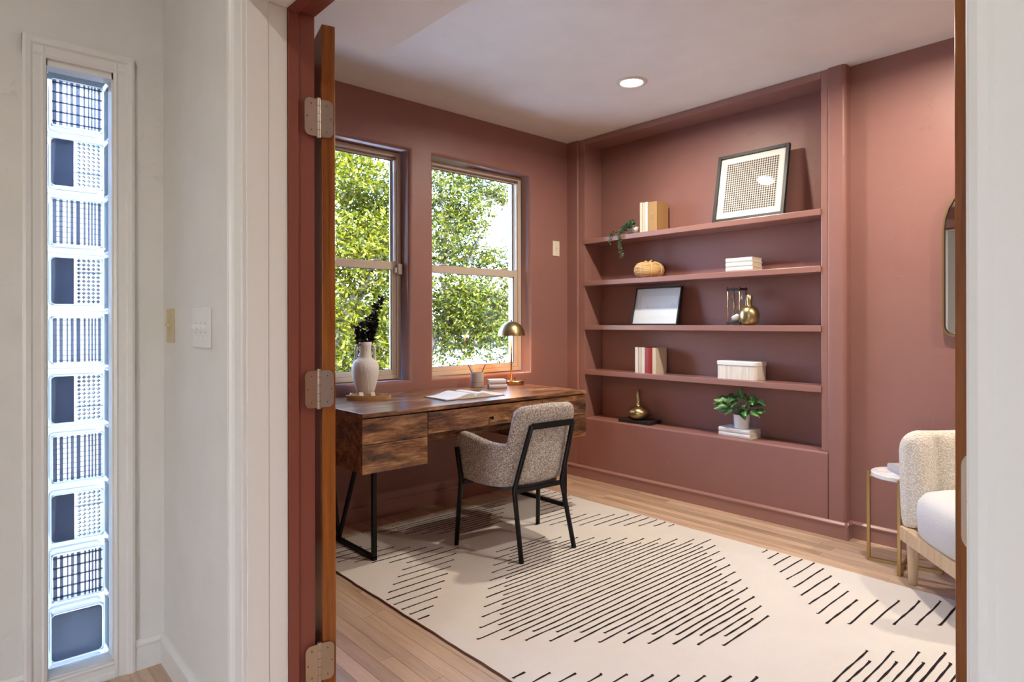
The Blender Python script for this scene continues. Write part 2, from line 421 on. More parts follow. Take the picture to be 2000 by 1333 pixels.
# ------------------------------------------------------------------ setting: room shell
bm = bxm(RX-.09, XB+.1, YE-.1, YW+.02, -.10, -.013); floor = struct('floor', bm, 'dark_slot', 'pale oak strip floor of the terracotta office', 'floor')
def planks(x0, x1, y0, y1, parent, w=.0572, skip=None):
    n = 0; x = x0
    while x < x1-.005:
        xe = min(x+w, x1); y = y0-random.uniform(0, .9)
        while y < y1:
            L = random.uniform(.55, 1.55); a, b = max(y, y0), min(y+L, y1); y += L
            if b-a < .04: continue
            bm = bxm(-(xe-x)/2+.0006, (xe-x)/2-.0006, -(b-a)/2+.0006, (b-a)/2-.0006, -.012, 0)
            obj('plank', bm, 'oak_plank', parent, loc=((x+xe)/2, (a+b)/2, 0)); n += 1
        x = xe
    return n
planks(RX-.085, XW-.002, YE, YW-.002, floor)
hf = struct('floor_hall', bxm(-2.6, RX-.091, -2.6, HY+.02, -.10, -.013), 'dark_slot', 'oak strip floor of the white hallway outside the office', 'floor')
planks(-.05, RX-.09, .9, HY-.002, hf)
obj('floorboards', bxm(-2.6, -.052, -2.6, HY-.002, -.012, 0), 'oak_plank', hf)
obj('floorboards', bxm(-.05, RX-.09, -2.6, .898, -.012, 0), 'oak_plank', hf)

# ceiling with dropped soffit over the doorway
SX, SY, SZ = 1.245, 2.147, 2.20
struct('ceiling', bxm(RX-.12, XB+.1, YE-.1, YW+.12, CEIL, CEIL+.1), 'ceiling_white', 'smooth off-white office ceiling', 'ceiling')
struct('ceiling_soffit', bxm(RX, SX, YE, SY, SZ, CEIL), 'ceiling_white', 'dropped white ceiling soffit above the doorway', 'ceiling', bevel=.006)
struct('ceiling_hall', bxm(-2.6, RX-.12, -2.6, HY+.1, 2.95, 3.05), 'white_wall')
# window wall with two rounded openings
W1 = (1.326, 2.200); W2 = (2.379, 3.253); WZ = (.822, 2.277); YF = YW+.10
xs = [RX-.1, W1[0], W1[1], W2[0], W2[1], XB+.1]; zs = [-.02, WZ[0], WZ[1], CEIL+.02]
bm = wall_with_holes(xs, zs, {(1, 1), (3, 1)}, YW, YF+.07, 'y', .022, 5)
for f in bm.faces:
    if abs(f.normal.y) < .5 or f.calc_center_median().y > YW+.012: f.material_index = 1
wb = struct('wall_back', bm, ['terracotta', 'terracotta_trim'], 'terracotta plaster wall holding the two windows', 'wall', smooth=True)
me = wb.data
bm = B(); t0 = YF+.07
for (a, b, c, d) in ((xs[0], xs[5], -.5, WZ[0]-.001), (xs[0], xs[5], WZ[1]+.001, CEIL+.3), (xs[0], W1[0]-.001, WZ[0], WZ[1]), (W1[1]+.001, W2[0]-.001, WZ[0], WZ[1]), (W2[1]+.001, xs[5], WZ[0], WZ[1])):
    box(bm, a, b, YW+.03, t0+.08, c, d)
struct('wall_back_core', bm, 'house_white')
# bookcase wall: projecting drywall surround (front XF) and plain wall to the right (XW)
NY0, NY1, SILL = 1.45, 3.305, .46
bm = B()
YP = 1.354
# outline in plan for the right pilaster with rounded corners, left pilaster, apron under the niche
def arc(cx, cy, r, a0, a1, n=5): return [(cx+r*cos(radians(a0+(a1-a0)*k/n)), cy+r*sin(radians(a0+(a1-a0)*k/n))) for k in range(n+1)]
rp = arc(XF+.022, YP+.022, .022, 270, 180) + arc(XF+.012, NY0-.012, .012, 180, 90) + [(XB, NY0), (XB, YP)]
prism(bm, rp, 'z', -.01, CEIL+.01)
lp = arc(XF+.012, NY1+.012, .012, 270, 180) + [(XF, YW+.02), (XB, YW+.02), (XB, NY1)]
prism(bm, lp, 'z', -.01, CEIL+.01)
ap = [(XF, -.01)] + [(XF+.012-.012*cos(radians(a)), SILL-.012+.012*sin(radians(a))) for a in (0, 22, 45, 67, 90)] + [(XB, SILL), (XB, -.01)]
prism(bm, ap, 'y', NY0-.0005, NY1+.0005)
struct('wall_right', bm, 'terracotta', 'terracotta plaster wall surround of the built-in shelves', 'wall')
struct('wall_right_recess', bxm(XW, XB+.1, YE-.1, YP+.01, -.02, CEIL+.02), 'terracotta', 'plain terracotta wall behind the side table and mirror', 'wall')
struct('wall_front', bxm(RX-.1, XB+.1, YE-.1, YE, -.02, CEIL+.02), 'terracotta', 'terracotta end wall of the office out of view', 'wall')
# doorway wall: white hall leaf and terracotta room leaf
bm = B(); box(bm, HX, .66, YJ+.012, HY+.1, -.02, 2.96); box(bm, HX, .66, YR-.012, YJ+.012, HEAD+.012, 2.96); box(bm, HX, .66, -2.6, YR-.012, -.02, 2.96)
struct('wall_hall', bm, 'white_wall', 'white plaster hallway wall with the light switches', 'wall')
bm = B(); box(bm, .66, RX, YJ+.012, YW, -.02, CEIL); box(bm, .66, RX, YR-.012, YJ+.012, HEAD+.012, CEIL); box(bm, .66, RX, YE, YR-.012, -.02, CEIL)
struct('wall_left', bm, 'terracotta', 'terracotta wall on the room side of the doorway', 'wall')
# hall window wall, glass-block opening
GX = (.243, .425); GZ = (.055, 2.018)
bm = wall_with_holes([-2.6, GX[0], GX[1], HX+.1], [-.02, GZ[0], GZ[1], 2.96], {(1, 1)}, HY, HY+.055, 'y', .002, 1)
box(bm, -2.6, GX[0]-.001, HY+.02, HY+.16, -.02, 2.96); box(bm, GX[1]+.001, HX+.1, HY+.02, HY+.16, -.02, 2.96)
box(bm, GX[0]-.001, GX[1]+.001, HY+.02, HY+.16, GZ[1]+.001, 2.96); box(bm, GX[0]-.001, GX[1]+.001, HY+.02, HY+.16, -.02, GZ[0]-.001)
struct('wall_hall_window', bm, 'white_wall', 'white hallway wall around the glass block window', 'wall')
bm = B(); box(bm, -2.7, -2.6, -2.6, -.85, -.02, 2.96); box(bm, -2.7, -2.6, -.45, HY+.1, -.02, 2.96); box(bm, -2.7, -2.6, -.85, -.45, 2.0, 2.96)
struct('wall_hall_entry', bm, 'white_wall')
struct('wall_hall_rear', bxm(-2.6, HX, -2.7, -2.6, -.02, 2.96), 'white_wall')

# ---- doorway trim: white boards, casings, terracotta jambs
bm = B()
for (ya, yb, s) in ((YJ, YJ+.012, 1), (YR-.012, YR, -1)):
    y0, y1 = (ya, yb)
    box(bm, HX, .631, y0, y1, 0, HEAD+.012); 
    box(bm, .632, .683, y0+(.003 if s > 0 else 0), y1-(0 if s > 0 else .003), 0, HEAD+.012)
box(bm, HX, .631, YR, YJ, HEAD, HEAD+.012); box(bm, .632, .683, YR, YJ, HEAD+.003, HEAD+.012)
struct('trim_1', bm, 'white_trim', 'white board lining of the doorway on the hall side', 'trim', bevel=.0015)
def casing_prof(u0, sgn, w=.086):
    """colonial casing: (offset from opening edge, thickness) -> list of (y, x)"""
    p = [(0, 0), (0, .009), (.006, .012), (.012, .012), (.016, .009), (.05, .013), (.056, .018), (.062, .013), (.068, .021), (.076, .021), (.08, .017), (w, .020), (w, 0)]
    return [(u0+sgn*a, HX-b) for a, b in p]
bm = B()
for u0, s in ((YJ+.004, 1), (YR-.004, -1)):
    pr = casing_prof(u0, s); prism(bm, [(x, y) for y, x in pr], 'z', 0, HEAD+.09)
bm2 = [(HX-b, HEAD+.004+a) for a, b in ((0, 0), (0, .009), (.006, .012), (.012, .012), (.016, .009), (.05, .013), (.056, .018), (.062, .013), (.068, .021), (.076, .021), (.08, .017), (.086, .020), (.086, 0))]
prism(bm, bm2, 'y', YR-.09, YJ+.09)
struct('trim_2', bm, 'white_trim', 'white moulded casing around the doorway', 'trim')
bm = B()
for (y, s) in ((YJ, 1), (YR, -1)):
    a, b = sorted((y-s*.002, y+s*.012)); box(bm, .684, .711, a, b, 0, HEAD+.012)
    a, b = sorted((y+s*.004, y+s*.012)); box(bm, .711, RX+.002, a, b, 0, HEAD+.012)
box(bm, .684, .711, YR, YJ, HEAD-.002, HEAD+.012); box(bm, .711, RX+.002, YR, YJ, HEAD+.004, HEAD+.012)
struct('trim_3', bm, 'terracotta_jamb', 'brick red painted door jamb and stop', 'trim', bevel=.001)

# ---- baseboards
def base_prof(x, s, h=.093): return [(x, 0), (x+s*.013, 0), (x+s*.013, h-.022), (x+s*.018, h-.018), (x+s*.018, h-.012), (x+s*.009, h-.002), (x+s*.004, h), (x, h)]
bm = prism(B(), base_prof(XF, -1), 'y', YP-.018, YW-.013)
prism(bm, base_prof(YP, -1), 'x', XF-.0175, XW); prism(bm, base_prof(XW, -1), 'y', YE, YP-.013)
struct('baseboard_right', bm, 'terracotta_trim', 'glossy terracotta baseboard under the shelves', 'baseboard')
struct('baseboard_back', prism(B(), base_prof(YW, -1), 'x', RX+.013, XF), 'terracotta_trim', 'terracotta baseboard under the windows', 'baseboard')
bm = prism(B(), base_prof(RX, 1), 'y', YJ+.02, YW)
struct('baseboard_left', bm, 'terracotta_trim')
bm = prism(B(), base_prof(HX, -1, .10), 'y', YJ+.091, HY-.012); prism(bm, base_prof(HY, -1, .10), 'x', .486, HX); prism(bm, base_prof(HY, -1, .10), 'x', -2.6, .184)
struct('baseboard_hall', bm, 'white_trim', 'white baseboard at the hallway corner', 'baseboard')

# ---- hall window: trim, ten glass blocks
bm = B()
tp = [(0, 0), (0, .010), (.008, .014), (.014, .010), (.034, .012), (.040, .018), (.052, .020), (.060, .017), (.060, 0)]
prism(bm, [(GX[0]-a, HY-b) for a, b in tp], 'z', 0, GZ[1]+.0605); prism(bm, [(GX[1]+a, HY-b) for a, b in tp], 'z', 0, GZ[1]+.0605)
prism(bm, [(HY-b, GZ[1]+a) for a, b in tp], 'x', GX[0]-.060, GX[1]+.060); prism(bm, [(HY-b, GZ[0]-a*.9) for a, b in tp], 'x', GX[0]-.001, GX[1]+.001)
gw = thing('window_3', 'tall narrow glass block window in the white hallway', 'window', (0, 0, 0), kind='structure')
obj('window_trim', bm, 'white_trim', gw)
bm = B(); gl = .012
box(bm, GX[0], GX[0]+.004, HY, HY+.14, GZ[0], GZ[1]); box(bm, GX[1]-.004, GX[1], HY, HY+.14, GZ[0], GZ[1]); box(bm, GX[0], GX[1], HY, HY+.14, GZ[0], GZ[0]+.004); box(bm, GX[0], GX[1], HY, HY+.14, GZ[1]-.02, GZ[1])
obj('window_frame', bm, 'white_trim', gw)
BX0, BX1 = GX[0]+.004, GX[1]-.004; PITCH = (GZ[1]-.02-GZ[0]-.004)/10; BY = HY+.052
for i in range(10):
    z1 = GZ[1]-.02-i*PITCH; z0 = z1-PITCH+.003; r = .006
    # frame ring of moulded glass
    o_ = rrect(BX0, BX1, z0, z1, .008, 4); inn = rrect(BX0+.015, BX1-.015, z0+.017, z1-.017, .014, 4)
    bm = B(); n = len(o_)
    for ya, ring in ((BY, 0), (BY+.085, 1)):
        pass
    A = [bm.verts.new((x, BY+.006, z)) for x, z in o_]; A2 = [bm.verts.new((x, BY, z)) for x, z in rrect(BX0+.006, BX1-.006, z0+.006, z1-.006, .010, 4)]
    I = [bm.verts.new((x, BY+.004, z)) for x, z in inn]; I2 = [bm.verts.new((x, BY+.075, z)) for x, z in inn]; C = [bm.verts.new((x, BY+.080, z)) for x, z in o_]
    for P_, Q_ in ((A, A2), (A2, I), (I, I2), (I2, C), (C, A)):
        for k in range(n): bm.faces.new((P_[k], P_[(k+1) % n], Q_[(k+1) % n], Q_[k]))
    blk = obj('glass_block', bm, 'block_edge', gw, smooth=False, bevel=.002)
    x0, x1, c0, c1 = BX0+.015, BX1-.015, z0+.017, z1-.017
    def sub(name, bm, mt): obj(name, bm, mt, blk)
    sub('pane', bxm(x0, x1, BY+.006, BY+.010, c0, c1), 'block_clear')
    if i % 2 == 0 or i == 8:
        bm = B(); xr = x0+.004; ws = [.012, .010, .004, .009, .012, .006, .005, .005, .005, .009]; gs = [.004, .007, .006, .005, .006, .005, .003, .003, .004, .002]
        for w_, g_ in zip(ws, gs):
            if xr+w_*.85 > x1-.002: break
            box(bm, xr, xr+w_*.85, BY+.001, BY+.006, c0+.006, c1-.006); xr += (w_+g_)*1.12
        if i in (0, 8):
            for q in range(5): zz = c0+.016+q*(c1-c0-.03)/4; box(bm, x0+.003, x1-.004, BY+.002, BY+.0055, zz-.0022, zz+.0022)
        else:
            for q in range(9): zz = c0+.012+q*(c1-c0-.024)/8; box(bm, x0+.003, x1-.004, BY+.003, BY+.0052, zz-.0008, zz+.0008)
        sub('flute', bm, 'block_rib')
    elif i == 9:
        sub('dark_view_pane', prism(B(), rrect(x0, x1-.006, c0+.004, c1-.004, .012, 4), 'y', BY+.002, BY+.006), 'block_dark_view')
    else:
        xm = x0+(x1-x0)*.42
        sub('dark_view_pane', prism(B(), rrect(x0, xm, c0+.003, c1-.003, .010, 4, (.002, .012, .012, .002)), 'y', BY+.001, BY+.006), 'block_dark_view')
        bm = B(); D = .0135; nz = int((c1-c0-.008)/D); nx = int((x1-xm-.008)/D)
        for a in range(nx):
            for b in range(nz):
                cx, cz = xm+.008+D*a+D*.5, c0+.006+D*b+D*.5; h = D*.47
                ap_ = bm.verts.new((cx, BY+.000, cz)); q = [bm.verts.new((cx+dx, BY+.0058, cz+dz)) for dx, dz in ((-h, 0), (0, -h), (h, 0), (0, h))]
                for k in range(4): bm.faces.new((ap_, q[k], q[(k+1) % 4]))
        sub('diamond_relief', bm, 'block_clear')
        zz = c0+(c1-c0)*(.32 if i % 4 == 1 else .70)
        sub('cross_rib', bxm(xm+.003, x1-.003, BY-.001, BY+.005, zz-.002, zz+.002), 'block_edge')

# ---- windows of the room
def window(name, X0, X1, label):
    t = thing(name, label, 'window', ((X0+X1)/2, YF, WZ[0]), kind='structure'); w = (X1-X0)/2; H_ = WZ[1]-WZ[0]
    def fr(bm, x0, x1, z0, z1, tw, tz0, tz1, y0, y1):
        box(bm, x0, x0+tw, y0, y1, z0, z1); box(bm, x1-tw, x1, y0, y1, z0, z1); box(bm, x0+tw, x1-tw, y0, y1, z1-tz1, z1); box(bm, x0+tw, x1-tw, y0, y1, z0, z0+tz0); return bm
    g = .004
    obj('frame', fr(B(), -w+g, w-g, g, H_-g, .030, .028, .026, 0, .07), 'vinyl', t, bevel=.002)
    zm = 1.548-WZ[0]
    up = obj('upper_sash', fr(B(), -w+.034, w-.034, zm-.02, H_-.031, .020, .03, .016, .036, .06), 'vinyl', t, bevel=.002)
    obj('pane', bxm(-w+.05, w-.05, .046, .050, zm, H_-.045), 'pane_glass', up)
    obj('seal', fr(B(), -w+.054, w-.054, zm+.01, H_-.047, .004, .004, .004, .040, .045), 'rubber_seal', up)
    lo = obj('lower_sash', fr(B(), -w+.034, w-.034, .033, zm+.026, .034, .030, .050, .008, .034), 'vinyl', t, bevel=.002)
    obj('pane', bxm(-w+.066, w-.066, .020, .024, .06, zm-.02), 'pane_glass', lo)
    obj('seal', fr(B(), -w+.068, w-.068, .064, zm-.025, .003, .003, .003, .015, .019), 'rubber_seal', lo)
    for s in (-1, 1):
        obj('sash_track', bxm(s*(w-.042)-.006, s*(w-.042)+.006, .010, .036, zm+.03, H_-.05), 'vinyl_track', t)
        obj('sash_lock', bxm(s*w*.62-.03, s*w*.62+.03, .004, .030, zm+.026, zm+.034), 'vinyl', lo, bevel=.003)
    obj('balance_shoe', bxm(w-.049, w-.035, .006, .034, H_-.125, H_-.052), 'white_plastic', t)
    return t
window('window_1', *W1, 'window nearest the open door, behind the white vase')
window('window_2', *W2, 'window beside the bookcase, behind the brass lamp')

# ------------------------------------------------------------------ doors
def hinge(parent, z, leafs):
    """leafs: list of (origin, u-direction) planes for the two leaves, pin first"""
    pin, (d1, n1), (d2, n2) = leafs
    h = obj('hinge', tube(B(), [(pin[0], pin[1], z-.055), (pin[0], pin[1], z+.055)], .0056, 12), 'nickel', parent, smooth=False, bevel=.001)
    for d, n in ((d1, n1), (d2, n2)):
        d = Vector((*d, 0)); n = Vector((*n, 0)); base = Vector((pin[0], pin[1], z))
        pl = rrect(.004, .040, -.051, .051, .016, 5, (.016, .001, .001, .016))
        bm = B(); A = [bm.verts.new(base+d*u+Vector((0, 0, v))+n*.0015) for u, v in pl]; C = [bm.verts.new(base+d*u+Vector((0, 0, v))-n*.001) for u, v in pl]
        k_ = len(pl); bm.faces.new(A); bm.faces.new(C[::-1])
        for k in range(k_): bm.faces.new((A[k], A[(k+1) % k_], C[(k+1) % k_], C[k]))
        obj('hinge_leaf', bm, 'nickel', h)
        for (u, v) in ((.022, .036), (.033, 0), (.022, -.036)):
            p = base+d*u+Vector((0, 0, v)); 
            obj('screw', tube(B(), [p+n*.0012, p+n*.0024], .0042, 10), 'nickel', h)
            bm = B(); q = d*.0026; r_ = Vector((0, 0, .0026)); w_ = .0006
            bar(bm, [p-q+n*.0026, p+q+n*.0026], .0011, .0006); bar(bm, [p-r_+n*.0026, p+r_+n*.0026], .0011, .0006)
            obj('screw_slot', bm, 'dark_slot', h)
    bm = B()
    for dz in (-.033, -.011, .011, .033): lathe(bm, [(.0059, -.0005), (.0059, .0005)], (pin[0], pin[1], z+dz), 12)
    obj('knuckle_gap', bm, 'dark_slot', h)
def door(name, label, pin, ang, thick_sign):
    t = thing(name, label, 'door', (pin[0], pin[1], 0), kind='structure')
    a = radians(ang); d = Vector((cos(a), sin(a), 0)); th = Vector((-d.y, d.x, 0))*thick_sign
    mx = Matrix(((d.x, th.x, 0, 0), (d.y, th.y, 0, 0), (0, 0, 1, 0), (0, 0, 0, 1)))
    obj('door_slab', bxm(.005, .752, .010, .046, .012, 2.004, mx), 'door_wood', t, bevel=.0015)
    return t, d, th
HZ = (1.742, 1.001, .254)
# left leaf folded back against the room wall
pin1 = (.7655, 1.6435)
d1, dd, th = door('door_1', 'varnished wooden door folded back beside the desk', pin1, 76.5, -1)
for z in HZ: hinge(d1, z, ((0, 0), ((-1, .0), (0, -1)), ((th.x, th.y), (-dd.x, -dd.y))))
pin2 = (.7655, .1335)
d2, dd2, th2 = door('door_2', 'varnished wooden door edge beside the cream armchair', pin2, 4.0, 1)
for z in HZ: hinge(d2, z, ((0, 0), ((-1, 0), (0, 1)), ((th2.x, th2.y), (-dd2.x, -dd2.y))))

# ------------------------------------------------------------------ switches and small wall fittings
def switch_plate(name, label, cat, origin, u, n, w, h, mt, toggles, th=.006, tilt=1):
    """plate centred at origin, u = horizontal direction, n = outward normal"""
    t = thing(name, label, cat, origin); u = Vector((*u, 0)); n = Vector((*n, 0)); z = Vector((0, 0, 1))
    mx = Matrix(((u.x, n.x, 0, 0), (u.y, n.y, 0, 0), (0, 0, 1, 0), (0, 0, 0, 1)))
    obj('plate', bxm(-w/2, w/2, 0, th, -h/2, h/2, mx), mt, t, bevel=.0025)
    for k in toggles:
        bm = B(); p = u*k+n*th
        bar(bm, [p, p+n*.012+z*.006*tilt], .008, .012)
        obj('toggle', bm, mt, t, bevel=.001)
        for s in (-1, 1):
            q = u*k+n*th+z*s*.030; obj('screw', tube(B(), [q-n*.001, q+n*.0008], .003, 8), mt, t)
            q = u*k+n*th+z*s*.0135; obj('slot', tube(B(), [q-n*.001, q+n*.0004], .0018, 6), 'dark_slot', t)
    return t
switch_plate('light_switch', 'ivory single switch plate on the terracotta wall beside the window', 'switch', (3.522, YW, 1.756), (1, 0), (0, -1), .072, .115, 'plate_ivory', [0])
switch_plate('light_switch', 'white three-gang switch plate with toggles in the hallway', 'switch', (HX, 2.019, 1.168), (0, 1), (-1, 0), .168, .118, 'white_plastic', [-.046, 0, .046])
switch_plate('light_switch', 'yellowed ivory switch plate tucked near the hallway corner', 'switch', (HX, 2.366, 1.174), (0, 1), (-1, 0), .082, .115, 'plate_old_ivory', [0])
sn = thing('window_sensor', 'small white alarm sensor on the frame of the window by the door', 'sensor', (2.186, YF-.002, 1.528))
obj('sensor_body', bxm(-.022, .006, -.024, 0, -.034, .034), 'white_plastic', sn, bevel=.003); obj('magnet', bxm(-.040, -.026, -.014, .004, -.024, .010), 'white_plastic', sn, bevel=.002)

# ------------------------------------------------------------------ ceiling downlights
def downlight(x, y, z, label, watts, color=WARM):
    t = thing('recessed_downlight', label, 'light', (x, y, z), group='recessed ceiling downlights')
    bm = lathe(B(), [(.088, -.001), (.086, -.006), (.070, -.007), (.064, -.002), (.062, .0)], seg=40, cap0=False, cap1=False)
    obj('trim_ring', bm, 'white_plastic', t, smooth=True)
    obj('lens', lathe(B(), [(.064, -.0020), (.050, -.0045), (.02, -.006)], seg=32), 'lamp_glow', t, smooth=True)
    l = bpy.data.lights.new('downlight_beam', 'AREA'); l.shape = 'DISK'; l.size = .11; l.energy = watts; l.color = color; l.spread = radians(170)
    lo = bpy.data.objects.new('downlight_beam', l); COL.objects.link(lo); lo.parent = t; lo.location = (0, 0, -.012)
    return t
downlight(3.003, 2.296, CEIL, 'lit recessed downlight in the ceiling before the bookcase', ROOM_W)
downlight(3.003, .85, CEIL, 'unseen downlight added in the ceiling above the armchair', ROOM_W)  # out of view, added to help light the room
downlight(3.003, -.45, CEIL, 'unseen downlight added in the ceiling behind the armchair', ROOM_W)  # out of view, added as fill for the near end of the room
for (x, y, lab) in ((-.55, .9, 'unseen fill downlight added in the hallway ceiling before the glass block window'), (-.55, -1.0, 'unseen fill downlight added in the hallway ceiling by the entry')): downlight(x, y, 2.95, lab, HALL_W, (1, .96, .91))  # out of view, added to brighten the hallway

# ------------------------------------------------------------------ built-in bookcase
bc = thing('bookcase', 'built-in terracotta bookcase with four shelves set in the wall niche', 'bookcase', (XF, 2.37, SILL))
def wb_(name, x0, x1, y0, y1, z0, z1, bev=.002, mt='terracotta_trim'): return obj(name, bxm(x0-XF, x1-XF, y0-2.37, y1-2.37, z0-SILL, z1-SILL), mt, bc, bevel=bev)
SY0, SY1, STOP = 1.488, 3.246, 2.547
wb_('back_panel', XB-.012, XB-.001, SY0-.03, SY1+.05, SILL, CEIL, 0, 'terracotta')
wb_('side_panel', XF+.014, XB-.013, SY1, NY1-.001, SILL+.0006, CEIL-.001); wb_('side_panel', XF+.014, XB-.013, NY0+.001, SY0, SILL+.0006, CEIL-.001)
wb_('header', XF+.014, XB-.013, SY0+.0005, SY1-.0005, STOP, CEIL-.001)
SH = (1.82, 1.50, 1.165, .825)
for z in SH: wb_('shelf', XF+.004, XB-.013, SY0+.0005, SY1-.0005, z-.036, z, .003)

# ------------------------------------------------------------------ rug
RX0, RX1, RY0, RY1 = 1.387, 3.178, .22, 3.185; RT = .007
rug = thing('rug', 'cream flatweave rug with black broken stripes in diamonds and chevrons', 'rug', ((RX0+RX1)/2, (RY0+RY1)/2, 0)); rc = ((RX0+RX1)/2, (RY0+RY1)/2)
bm = B(); nx, ny = 10, 60; rows = []
for j in range(ny+1):
    y = RY0+(RY1-RY0)*j/ny; wob = .0014*sin(j*.9)+.001*sin(j*2.3+1)
    rows.append([bm.verts.new((RX0+(RX1-RX0)*i/nx+(wob if i == 0 else (-wob if i == nx else 0))-rc[0], y-rc[1], RT)) for i in range(nx+1)])
for a, b in zip(rows, rows[1:]):
    for i in range(nx): bm.faces.new((a[i], a[i+1], b[i+1], b[i]))
r = bmesh.ops.extrude_edge_only(bm, edges=[e for e in bm.edges if e.is_boundary])
for g in r['geom']:
    if isinstance(g, bmesh.types.BMVert): g.co.z = .0004
obj('weave', bm, 'rug_cream', rug)
bm = B(); pl = []
for j in range(ny+1):
    wob = .0014*sin(j*.9)+.001*sin(j*2.3+1); pl.append((RX0+wob-.0015-rc[0], RY0+(RY1-RY0)*j/ny-rc[1], .0042))
tube(bm, pl, .0036, 6); obj('edge_binding', bm, 'rug_binding', rug)
# stripes: slightly wandering raised yarns
stripes = []
CX = 2.283; PER = 1.632; SP = .0317
XL, XR = RX0+.016, RX1-.016
def add(y, x0, x1):
    x0, x1 = max(x0, XL), min(x1, XR)
    if x1-x0 > .02 and RY0+.03 < y < RY1-.015: stripes.append((y, x0, x1))
for c in (1.838-PER, 1.838, 1.838+PER):
    for k in range(-22, 23):
        d = abs(k)*SP; y = c+k*SP; hw = (.805 if k % 2 == 0 else .705)-d
        if d < .69 and hw > .05: add(y, CX-hw, CX+hw)
for c in (1.838-PER/2, 1.838+PER/2):
    for k in range(-12, 13):
        y = c+k*.0595; d = abs(k)*.0615
        add(y, 2.583+d-.02, 2.884+d-.01); add(y, 2*CX-2.884-d+.01, 2*CX-2.583-d+.02)
bm = B()
for (y, x0, x1) in stripes:
    n = max(3, int((x1-x0)/.05)); ph = random.uniform(0, 6); top = []; bot = []
    hw = random.uniform(.0032, .0042)
    for i in range(n+1):
        x = x0+(x1-x0)*i/n; yy = y+.0016*sin(x*9+ph)+.001*sin(x*23+ph*2); w_ = hw*(1+.25*sin(x*61+ph))
        top.append(bm.verts.new((x-rc[0], yy+w_-rc[1], RT+.0009))); bot.append(bm.verts.new((x-rc[0], yy-w_-rc[1], RT+.0009)))
    for i in range(n): bm.faces.new((bot[i], bot[i+1], top[i+1], top[i]))
    e_ = random.uniform(.006, .011)  # little knot at each end
    for xx, s in ((x0, -1), (x1, 1)):
        q = [bm.verts.new((xx+s*a-rc[0], y+b-rc[1], RT+.001)) for a, b in ((-.004, -.005), (.004, -.004), (.005, .006), (-.003, .005))]; bm.faces.new(q)
obj('stripe', bm, 'rug_black', rug, kind='stuff')
bm = B()
for yy, s in ((RY1, 1), (RY0, -1)):
    x = RX0+.004
    while x < RX1-.004:
        for q in range(2):
            a = random.gauss(0, .5); L = random.uniform(.018, .036); p = Vector((x-rc[0], yy-rc[1], .005)); c_ = p+Vector((sin(a)*L*.5, s*L*.6, random.uniform(.000, .006))); e_ = p+Vector((sin(a)*L+random.gauss(0, .006), s*L, -.0025))
            tube(bm, [p, c_, e_], [.0016, .0016, .0011], 4)
        x += random.uniform(.006, .010)
obj('fringe', bm, 'rug_cream', rug, kind='stuff')
obj('red_tag', bxm(2.478-rc[0], 2.494-rc[0], 2.972-rc[1], 2.986-rc[1], RT, RT+.006), 'rug_tag', rug, bevel=.002)

# ------------------------------------------------------------------ desk
DX0, DX1, DY0, DY1, DZ = 1.462, 3.036, 2.680, 3.375, .755
dk = thing('desk', 'rustic dark wood desk with drawers and black metal legs under the windows', 'desk', ((DX0+DX1)/2, (DY0+DY1)/2, 0)); dc = ((DX0+DX1)/2, (DY0+DY1)/2)
def db(name, x0, x1, y0, y1, z0, z1, mt='rustic_wood', parent=None, bev=.0015):
    p = parent or dk
    return obj(name, bxm(-(x1-x0)/2, (x1-x0)/2, -(y1-y0)/2, (y1-y0)/2, -(z1-z0)/2, (z1-z0)/2), mt, p, bevel=bev, loc=((x0+x1)/2-dc[0], (y0+y1)/2-dc[1], (z0+z1)/2) if parent is None else ((x0+x1)/2-dc[0]-p.location.x, (y0+y1)/2-dc[1]-p.location.y, (z0+z1)/2-p.location.z))
PX1, PX2 = 1.832, 2.650; ZB = .468; ZC = .618
db('desktop', DX0, DX1, DY0, DY1, DZ-.020, DZ)
db('cabinet', DX0+.002, PX1-.002, DY0+.022, DY1-.004, ZB+.002, DZ-.021); db('cabinet', PX2+.002, DX1-.002, DY0+.022, DY1-.004, ZB+.002, DZ-.021)
db('cabinet', PX1, PX2, DY0+.050, DY1-.004, ZC-.045, DZ-.021)
for (a, b) in ((DX0+.001, PX1-.0015), (PX2+.0015, DX1-.001)):
    db('drawer', a, b, DY0+.002, DY0+.021, .6065, DZ-.028); db('drawer', a, b, DY0+.002, DY0+.021, ZB, .6035)
dr = db('drawer', PX1+.002, PX2-.002, DY0+.002, DY0+.021, ZC, DZ-.028)
kn = obj('knob', tube(B(), [(0, -.0095, 0), (0, -.020, 0), (0, -.030, 0)], [.005, .005, .010], 14), 'black_metal', dr, smooth=False); kn.location = (2.245-(PX1+PX2)/2, 0, -.012)
for s, X in ((0, 1.588), (1, 2.958)):
    Xl = X-dc[0]; yf, yb = 2.795-dc[1], 3.215-dc[1]; r_ = .022
    bar_ = lambda pts, w=.022: obj('leg', bar(B(), pts, w), 'black_metal', dk, bevel=.002)
    bar_([(Xl, yf, RT+.0115), (Xl, yf, ZB)]); bar_([(Xl, yf-.011, RT+.0115), (Xl, yb+.011, RT+.0115)])
    bar_([(Xl, yb-.045, .02), (Xl, yf+.17, ZB)], .018); bar_([(Xl, yb-.045, .02), (Xl, yb+.05, ZB)], .018)
    obj('leg_rail', bar(B(), [(Xl, yf-.03, ZB-.006), (Xl, yb+.08, ZB-.006)], .03, .010), 'black_metal', dk)

